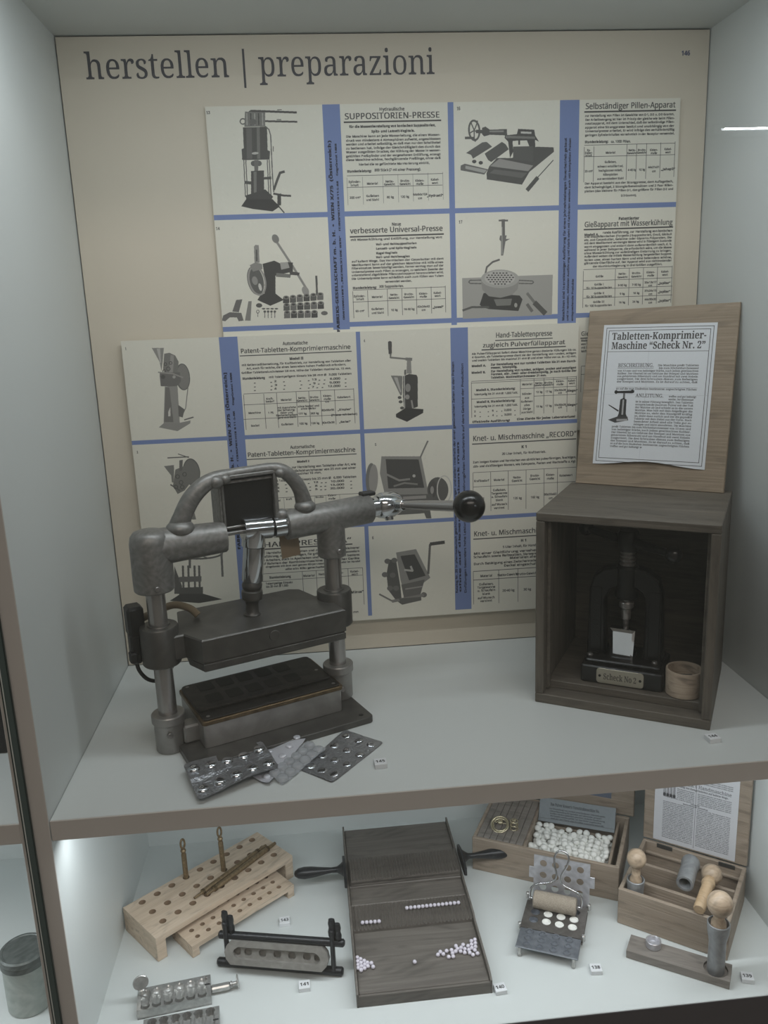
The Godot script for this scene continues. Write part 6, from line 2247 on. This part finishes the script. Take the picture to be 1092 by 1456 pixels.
# ------------------------------------------------------------------ box of white cachets
func cachet_box() -> void:
	var wood: Material = M["crate wood"]
	var inner: Material = M["crate wood"]
	var t := thing("cachet_box", "brown wooden box filled with white wafer cachets, lid raised behind", "box", Vector3(0.5755, F, 0.1095), -27.5)
	var h := 0.050
	for e in [["front_board", Vector3(0, h / 2, 0.0560), Vector3(0.196, h, 0.005)], ["rear_board", Vector3(0, h / 2, -0.0570), Vector3(0.196, h, 0.005)], ["end_board", Vector3(-0.0955, h / 2, -0.0005), Vector3(0.005, h, 0.1078)], ["end_board", Vector3(0.0955, h / 2, -0.0005), Vector3(0.005, h, 0.1078)], ["floor_board", Vector3(0, 0.0025, -0.0005), Vector3(0.1858, 0.005, 0.1078)]]:
		var st := S()
		bx(st, e[1], e[2], 0.0008)
		part(e[0], st, wood, t)
	for e in [[Vector3(-0.0285, 0.0255, -0.0005), Vector3(0.0036, 0.041, 0.1076)], [Vector3(0.0835, 0.0235, -0.0005), Vector3(0.0036, 0.037, 0.1076)], [Vector3(0.0275, 0.0185, -0.0300), Vector3(0.1080, 0.027, 0.0036)]]:
		var st := S()
		bx(st, e[0], e[1], 0.0005)
		part("divider", st, inner, t)
	# slatted cover over the left compartment
	for i in 7:
		var st := S()
		bx(st, Vector3(-0.0883 + 0.0091 * i, 0.0490, -0.0005), Vector3(0.0086, 0.0032, 0.1070), 0.0007)
		part("cover_slat", st, M["plank wood"], t)
	var lid := S()
	bx(lid, Vector3(0.002, 0.090, -0.0635), Vector3(0.203, 0.080, 0.0065), 0.001)
	bx(lid, Vector3(0.002, 0.1275, -0.0590), Vector3(0.203, 0.006, 0.0028), 0.0005)
	var ld := part("lid", lid, wood, t, "raised wooden lid")
	var lab := S()
	bx(lab, Vector3(0.048, 0.0860, -0.0601), Vector3(0.048, 0.026, 0.0003), 0.0)
	part("lid_label", lab, plain_mat("blue label", Color(0.37, 0.40, 0.46), 0.8), ld, "faded blue paper label")
	# booklet leaning in the box
	var bk := case_item("leaflet_booklet", "grey printed booklet leaning behind the white cachets", "booklet", t, Vector3(0.0275, 0.0368, -0.0310))
	bk.rotate_object_local(Vector3.BACK, deg_to_rad(2.0))
	bk.rotate_object_local(Vector3.RIGHT, deg_to_rad(-33.0))
	var st3 := S()
	bx(st3, Vector3(0, 0.0165, -0.002), Vector3(0.107, 0.033, 0.003), 0.0004)
	part("pages", st3, plain_mat("grey paper", Color(0.50, 0.52, 0.53), 0.8), bk)
	var p := Page.new()
	p.main = self
	p.k = 1.0
	p.img = Image.create(900, 260, false, Image.FORMAT_RGBA8)
	paper_tone(p, Color(0.50, 0.525, 0.54), 21)
	var bm := StandardMaterial3D.new()
	var put := func(s: String, x0: int, x1: int, yb: int, size: int, weight: int) -> void:
		var im := p.strip(s, "Droid Serif", weight, size, Color(0.22, 0.23, 0.25))
		im.resize(x1 - x0, im.get_height(), Image.INTERPOLATE_BILINEAR)
		p.img.blend_rect(im, Rect2i(0, 0, x1 - x0, im.get_height()), Vector2i(x0, int(yb - size * 1.1)))
	put.call("Das Pulver Kennet's Verschlußmaschine No.", 130, 720, 78, 44, 700)
	for i in 5:
		put.call(["zur Herstellung von trocken verschlossenen Oblatenkapseln", "Gebrauchsanweisung für Apotheken und Laboratorien, patentiert", "in allen Ländern gesetzlich geschützt, einfache Handhabung", "die Kapseln werden gefüllt, mit dem Roller angefeuchtet", "und mit der Platte gleichmäßig zusammengepreßt."][i], 120 + i * 6, 790 - (i % 2) * 40, 118 + 26 * i, 21, 400)
	p.img.fill_rect(Rect2i(0, 222, 900, 4), Color(0.36, 0.37, 0.38))
	bm.albedo_texture = ImageTexture.create_from_image(p.img)
	bm.roughness = 0.8
	bm.resource_name = "booklet print"
	part("cover_print", uv_sheet(Vector3(-0.0532, 0.0004, -0.0003), Vector3(0.1064, 0, 0), Vector3(0, 0.0322, 0)), bm, bk, "printed cover")
	# heap of cachets
	var cs := S()
	lathe(cs, [Vector2(0, -0.0036), Vector2(0.0024, -0.0033), Vector2(0.0044, -0.0014), Vector2(0.0048, 0.0), Vector2(0.0044, 0.0014), Vector2(0.0024, 0.0033), Vector2(0, 0.0036)], Transform3D(), 12, 0.9)
	var mesh := cs.commit()
	var cr := RandomNumberGenerator.new()
	cr.seed = 31
	for layer in 3:
		for i in 13:
			for j in 9:
				if layer == 2 and cr.randf() < 0.35:
					continue
				var x := -0.0215 + i * 0.0082 + cr.randf_range(-0.0014, 0.0014) + (0.004 if layer == 1 else 0.0)
				var z := -0.0215 + j * 0.0085 + cr.randf_range(-0.0014, 0.0014) + (0.004 if layer == 1 else 0.0)
				if x > 0.0765 or z > 0.0485:
					continue
				var y := 0.0255 + layer * 0.0052 + cr.randf_range(-0.001, 0.001)
				var o := MeshInstance3D.new()
				o.mesh = mesh
				o.material_override = M["wafer"]
				o.name = numbered("cachet")
				add_child(o)
				o.transform = t.transform * Transform3D(Basis.from_euler(Vector3(cr.randf_range(-0.9, 0.9), cr.randf() * TAU, cr.randf_range(-0.9, 0.9))), Vector3(x, y, z))
				tag(o, "white lens shaped wafer cachet in the heap filling the wooden box", "cachet", "cachets heaped in the wooden box")
	var bed := S()
	bx(bed, Vector3(0.0275, 0.0135, 0.0125), Vector3(0.1060, 0.0150, 0.0780), 0.001)
	var pad := part("packing_pad", bed, M["wafer"], t, "white paper padding under the cachets")
	pad.position = Vector3.ZERO
	# ring tool and small cage on the cover
	var rg := case_item("ring_tool", "double ring of pale brass wire lying on the slatted box cover", "ring", t, Vector3(-0.0670, 0.0506, 0.0235))
	for k in 2:
		var st := S()
		var loop := []
		for i in 33:
			var g := TAU * i / 32
			var rr := 0.0118 if k == 0 else 0.0100
			loop.append(turn(Vector3.RIGHT, 30 if k == 0 else 20) * Vector3(cos(g) * rr, 0.0066 - k * 0.0020, sin(g) * rr))
		tube(st, loop, 0.0013, 8)
		part("wire_ring", st, plain_mat("pale brass", Color(0.78, 0.74, 0.63), 0.25, 0.75), rg)
	var kn := S()
	ball(kn, Vector3(-0.001, 0.0060, -0.002), 0.0042, Transform3D(), 16, 0.7)
	cyl(kn, Vector3(-0.009, 0.0050, -0.002), Vector3(0.009, 0.0050, -0.002), 0.0008, -1, 8)
	part("ring_knob", kn, plain_mat("pale brass", Color(0.78, 0.74, 0.63), 0.25, 0.75), rg)
	var cg := case_item("wire_cage", "small cylindrical brass wire cage beside the ring on the box cover", "cage", t, Vector3(-0.0480, 0.0506, 0.0225))
	for k in 3:
		var st := S()
		var loop := []
		for i in 21:
			var g := TAU * i / 20
			loop.append(Vector3(cos(g) * 0.0052, 0.0010 + k * 0.0058, sin(g) * 0.0052))
		tube(st, loop, 0.0008, 8)
		part("wire_ring", st, plain_mat("pale brass", Color(0.78, 0.74, 0.63), 0.25, 0.75), cg)
	for i in 4:
		var st := S()
		var g := TAU * (i + 0.5) / 4
		cyl(st, Vector3(cos(g) * 0.0052, 0.0010, sin(g) * 0.0052), Vector3(cos(g) * 0.0052, 0.0132, sin(g) * 0.0052), 0.0008, -1, 8)
		part("cage_bar", st, plain_mat("pale brass", Color(0.78, 0.74, 0.63), 0.25, 0.75), cg)
	var cap := S()
	cyl(cap, Vector3(0, 0.0126, 0), Vector3(0, 0.0150, 0), 0.0030, -1, 16)
	part("cap", cap, plain_mat("pale brass", Color(0.78, 0.74, 0.63), 0.25, 0.75), cg)


# ------------------------------------------------------------------ box with stamps, tube and raised lid
func stamp_box() -> void:
	var wood: Material = M["crate wood"]
	var inner: Material = M["crate wood"]
	var t := thing("stamp_box", "brown wooden box with long compartments and a leaflet in its raised lid", "box", Vector3(0.7076, F, 0.2354), -37)
	var h := 0.050
	for e in [["front_board", Vector3(0, h / 2, 0.0560), Vector3(0.130, h, 0.005), wood], ["rear_board", Vector3(0, h / 2, -0.0560), Vector3(0.130, h, 0.005), inner], ["end_board", Vector3(-0.0625, h / 2, 0), Vector3(0.005, h, 0.1068), wood], ["end_board", Vector3(0.0625, h / 2, 0), Vector3(0.005, h, 0.1068), wood], ["floor_board", Vector3(0, 0.0025, 0), Vector3(0.1198, 0.005, 0.1068), wood], ["divider", Vector3(0, 0.0265, 0.0290), Vector3(0.1198, 0.043, 0.0045), inner], ["divider", Vector3(0, 0.0265, -0.0080), Vector3(0.1198, 0.043, 0.0045), inner], ["ledge", Vector3(0, 0.0350, -0.0515), Vector3(0.1198, 0.004, 0.004), inner]]:
		var st := S()
		bx(st, e[1], e[2], 0.0008)
		part(e[0], st, e[3], t)
	var lid := S()
	bx(lid, Vector3(-0.0005, 0.1140, -0.0612), Vector3(0.131, 0.1270, 0.0055), 0.0012)
	var ld := part("lid", lid, inner, t, "raised wooden lid")
	for x in [-0.036, 0.042]:
		var st := S()
		bx(st, Vector3(x, 0.0480, -0.0531), Vector3(0.020, 0.0060, 0.0010), 0.0002)
		part("hinge", st, M["platen steel"], t, "dark metal hinge")
	var p := Page.new()
	p.main = self
	p.k = 1.0
	p.img = Image.create(860, 960, false, Image.FORMAT_RGBA8)
	paper_tone(p, Color(0.80, 0.805, 0.82), 23)
	var ink := Color(0.32, 0.32, 0.34)
	var put := func(s: String, x0: int, x1: int, yb: int, size: int, weight: int) -> void:
		var im := p.strip(s, "Droid Serif", weight, size, ink)
		im.resize(maxi(4, x1 - x0), im.get_height(), Image.INTERPOLATE_BILINEAR)
		p.img.blend_rect(im, Rect2i(0, 0, x1 - x0, im.get_height()), Vector2i(x0, int(yb - size * 1.1)))
	for i in 3:
		put.call("auch für die Herstellung von Pastillen und Tabletten eingerichtet", 500, 800, 100 + i * 22, 18, 400)
	put.call("KUMMER's Handmaschine", 190, 790, 208, 56, 400)
	put.call("zur Herstellung von Komprimierten auf kaltem Wege.", 130, 760, 244, 30, 700)
	# engraving of the stamps
	for i in 4:
		var x := 92 + i * 34
		p.fill([Vector2(x, 180), Vector2(x + 18, 176), Vector2(x + 22, 360), Vector2(x - 2, 362)], Color(0.45, 0.45, 0.46))
		p.fill([Vector2(x + 4, 200), Vector2(x + 10, 200), Vector2(x + 12, 350), Vector2(x + 4, 350)], Color(0.75, 0.75, 0.77))
		p.fill([Vector2(x - 4, 360), Vector2(x + 26, 356), Vector2(x + 26, 392), Vector2(x - 4, 394)], Color(0.25, 0.25, 0.26))
	var txt := "Die Maschine besteht aus einem Zylinder mit Kolben und einem Untersatz aus Holz. Das abgewogene Pulver wird in die Form gefüllt und mit dem Stempel unter kräftigem Druck komprimiert. Durch leichtes Drehen des Kolbens wird die Pastille gelöst und fällt auf die Unterlage. Vor dem Gebrauch sind alle Teile trocken zu halten und gut zu reinigen. Für jede Größe wird ein eigener Stempel geliefert, welcher genau in den Zylinder paßt".split(" ")
	var wi := 0
	for i in 31:
		var y := 276 + i * 21
		if i == 7:
			put.call("Gebrauchs-", 380, 480, y, 22, 700)
			continue
		if i == 8:
			put.call("Beschreibung der Anwendung", 300, 560, y, 22, 700)
			continue
		for col in 2:
			var x0 := 90 if col == 0 else 446
			if i < 6 and col == 0:
				x0 = 232
			var x1 := 420 if col == 0 else 796
			var row := ""
			while row.length() < (x1 - x0) / 9.5:
				row += txt[wi % txt.size()] + " "
				wi += 1
			put.call(row.strip_edges(), x0, x1, y, 18, 400)
	p.img.fill_rect(Rect2i(430, 110, 4, 830), Color(0.30, 0.30, 0.32))
	var pm := StandardMaterial3D.new()
	pm.albedo_texture = ImageTexture.create_from_image(p.img)
	pm.roughness = 0.8
	pm.resource_name = "leaflet print"
	part("leaflet", uv_sheet(Vector3(-0.0525, 0.0535, -0.0579), Vector3(0.1030, 0, 0), Vector3(0, 0.1150, 0)), pm, ld, "white printed leaflet")
	# left stamp: metal tube with a wooden ball plunger
	var a := case_item("stamp_tube", "metal tube with wooden ball plunger standing upright in the front compartment", "stamp", t, Vector3(-0.0480, 0.0052, 0.0424))
	stamp(a, 0.054, 0.0098, 0.0108, 0.0828, 0.0118, "turned wood")
	# aluminium tube lying across the dividers
	var b := case_item("metal_tube", "dull grey metal tube with a flanged end lying across the box dividers", "tube", t, Vector3(0.0055, 0.0606, 0.001))
	var st := S()
	lathe(st, [Vector2(0.0072, -0.024), Vector2(0.0100, -0.024), Vector2(0.0104, -0.0232), Vector2(0.0104, 0.010), Vector2(0.0112, 0.012), Vector2(0.0116, 0.018), Vector2(0.0108, 0.0225), Vector2(0.0085, 0.0255), Vector2(0, 0.026)], Transform3D(Basis(Vector3(1, 0, 0), Vector3(-0.05, 0.0, -1).normalized(), Vector3(0, 1, 0)), Vector3.ZERO), 30, 0.7)
	part("tube_wall", st, M["zinc"], b)
	st = S()
	lathe(st, [Vector2(0.0072, -0.024), Vector2(0.0070, -0.022), Vector2(0.0066, 0.012), Vector2(0, 0.0125)], Transform3D(Basis(Vector3(1, 0, 0), Vector3(-0.05, 0.0, -1).normalized(), Vector3(0, 1, 0)), Vector3.ZERO), 26, 0.7)
	part("tube_bore", st, M["zinc"], b)
	# wooden stamp lying over the front edge
	var c := case_item("wooden_stamp", "pale wooden stamp with ball head lying over the front edge of the box", "stamp", t, Vector3(0.0320, 0.0628, -0.006))
	st = S()
	ball(st, Vector3.ZERO, 0.0124, Transform3D(), 28)
	part("ball_head", st, M["turned wood"], c)
	st = S()
	lathe(st, [Vector2(0.0060, 0.008), Vector2(0.0070, 0.014), Vector2(0.0082, 0.017), Vector2(0.0080, 0.020), Vector2(0.0066, 0.022), Vector2(0.0068, 0.064), Vector2(0.0060, 0.0655), Vector2(0, 0.0657)], along(Vector3.ZERO, Vector3(-0.0015, -0.0058, 0.067)), 26, 0.8)
	part("shank", st, wood_mat("pale shank", Color(0.68, 0.57, 0.44), Color(0.78, 0.68, 0.55), 54, 0.5, Vector3(9, 9, 9), 0.1), c)


func stamp(t: Node3D, h: float, r_mid: float, r_top: float, ball_y: float, ball_r: float, wood: String) -> void:
	var st := S()
	lathe(st, [Vector2(0, 0), Vector2(r_mid - 0.0003, 0), Vector2(r_mid, 0.0006), Vector2(r_mid * 0.985, h * 0.35), Vector2(r_mid * 0.98, h * 0.62), Vector2(r_top * 0.95, h * 0.82), Vector2(r_top, h * 0.93), Vector2(r_top, h - 0.0005), Vector2(r_top - 0.0006, h), Vector2(r_top - 0.0014, h), Vector2(r_top - 0.0018, h - 0.001), Vector2(r_top - 0.0035, h * 0.84), Vector2(0, h * 0.83)], Transform3D(), 32, 0.6)
	part("tube_wall", st, M["zinc"], t, "dull grey metal tube")
	st = S()
	lathe(st, [Vector2(r_top * 0.45, h * 0.831), Vector2(r_top * 0.72, h * 0.86), Vector2(r_top * 0.66, h + 0.001), Vector2(r_top * 0.50, h + 0.004), Vector2(r_top * 0.48, ball_y - ball_r * 0.8)], Transform3D(), 26, 0.8)
	ball(st, Vector3(0, ball_y, 0), ball_r, Transform3D(), 30, 1.02)
	part("ball_plunger", st, M[wood], t, "turned wooden ball plunger")


# ------------------------------------------------------------------ wooden base board with ring and stamp
func stamp_board() -> void:
	var t := thing("base_board", "narrow grey brown wooden plank with a round recess under a metal stamp", "board", Vector3(0.66, F, 0.328), -32.5)
	var st := S()
	# plank with a round recess at the right
	var x0 := -0.0570
	var x1 := 0.0570
	var z0 := -0.0250
	var z1 := 0.0035
	bx(st, Vector3((x0 + x1) / 2, 0.0035, (z0 + z1) / 2), Vector3(x1 - x0, 0.007, z1 - z0), 0.0006)
	hole_plate(st, [x0, 0.0262, 0.0550, x1], [z0, z1], 0.0134, 0.0068, 0.0105, Transform3D(), [Vector2i(0, 0), Vector2i(2, 0)])
	part("plank", st, M["plank wood"], t)
	var r := case_item("metal_ring", "small shallow metal cup ring on the plank, left of the stamp tube", "ring", t, Vector3(-0.0295, 0.0106, -0.0165))
	st = S()
	lathe(st, [Vector2(0.0, 0.0), Vector2(0.0082, 0.0), Vector2(0.0088, 0.0006), Vector2(0.0088, 0.0082), Vector2(0.0082, 0.0088), Vector2(0.0070, 0.0088), Vector2(0.0062, 0.0080), Vector2(0.0050, 0.0040), Vector2(0, 0.0032)], Transform3D(), 30, 0.6)
	part("ring_wall", st, M["tin plate"], r)
	var a := case_item("stamp_tube", "flared metal stamp tube with large wooden ball standing on the plank", "stamp", t, Vector3(0.0406, 0.0071, -0.0108))
	stamp(a, 0.0655, 0.0096, 0.0124, 0.0895, 0.0142, "turned wood")


# ------------------------------------------------------------------ what shows of the neighbouring case
func neighbours() -> void:
	var t := thing("ointment_tin", "pale round tin with grey screw lid in the neighbouring case", "tin", Vector3(-0.0835, F, 0.2745))
	var r := 0.0250
	var st := S()
	lathe(st, [Vector2(0, 0), Vector2(r - 0.0015, 0), Vector2(r, 0.0012), Vector2(r, 0.059)], Transform3D(), 44)
	part("tin_body", st, M["canister"], t)
	st = S()
	lathe(st, [Vector2(r + 0.0004, 0.0575), Vector2(r + 0.0012, 0.0582), Vector2(r + 0.0012, 0.0630), Vector2(r + 0.0006, 0.0640), Vector2(r + 0.0012, 0.0650), Vector2(r + 0.0012, 0.0705), Vector2(r - 0.0006, 0.0722), Vector2(r - 0.0028, 0.0722), Vector2(r - 0.0036, 0.0714), Vector2(0, 0.0712)], Transform3D(), 44)
	part("tin_lid", st, M["canister lid"], t, "dull grey metal lid")
	var c := on_y(11, 1071, 0.0)
	var k := thing("dark_box", "dark wooden box on the neighbouring shelf beside the divider", "box", c + Vector3(-0.062, 0, -0.055), 0.0)
	st = S()
	bx(st, Vector3(0, 0.040, 0), Vector3(0.124, 0.080, 0.110), 0.0015)
	part("box_body", st, plain_mat("dark stain", Color(0.09, 0.085, 0.085), 0.5), k)
	st = S()
	bx(st, Vector3(0, 0.086, 0), Vector3(0.128, 0.012, 0.114), 0.002)
	var l := part("box_lid", st, plain_mat("dark stain", Color(0.09, 0.085, 0.085), 0.5), k)
	st = S()
	cyl(st, Vector3(0, 0.070, 0.055), Vector3(0, 0.070, 0.060), 0.005)
	part("knob", st, M["bronze"], l)


# ------------------------------------------------------------------ white number tags
func number_tags() -> void:
	for e in [["145", 541, 1089, 0.0, 4.0, "the blister packs"], ["144", 1013, 1053, 0.0, 6.0, "the wooden case"], ["143", 405, 1313, F, 4.0, "the wooden racks"], ["141", 433, 1405, F, 3.0, "the clamped mould"], ["140", 711, 1409, F, 6.0, "the pill board"], ["138", 847, 1381, F, -6.0, "the cachet machine"], ["139", 1062, 1393, F, -16.0, "the wooden plank"]]:
		var t := thing("number_tag", "white number tag reading %s beside %s" % [e[0], e[5]], "tag", on_y(e[1], e[2], e[3]), e[4], "number tags on the shelves")
		var st := S()
		bx(st, Vector3(0, 0.0028, 0), Vector3(0.0132, 0.0056, 0.0125), 0.0004)
		part("tag_block", st, M["tag white"], t)
		letters("number", e[0], "Droid Sans", 700, 0.0046, 0.0098, M["black ink"], Transform3D(Basis(Vector3.RIGHT, -PI / 2), Vector3(0, 0.00562, 0)), t, 0.0002)
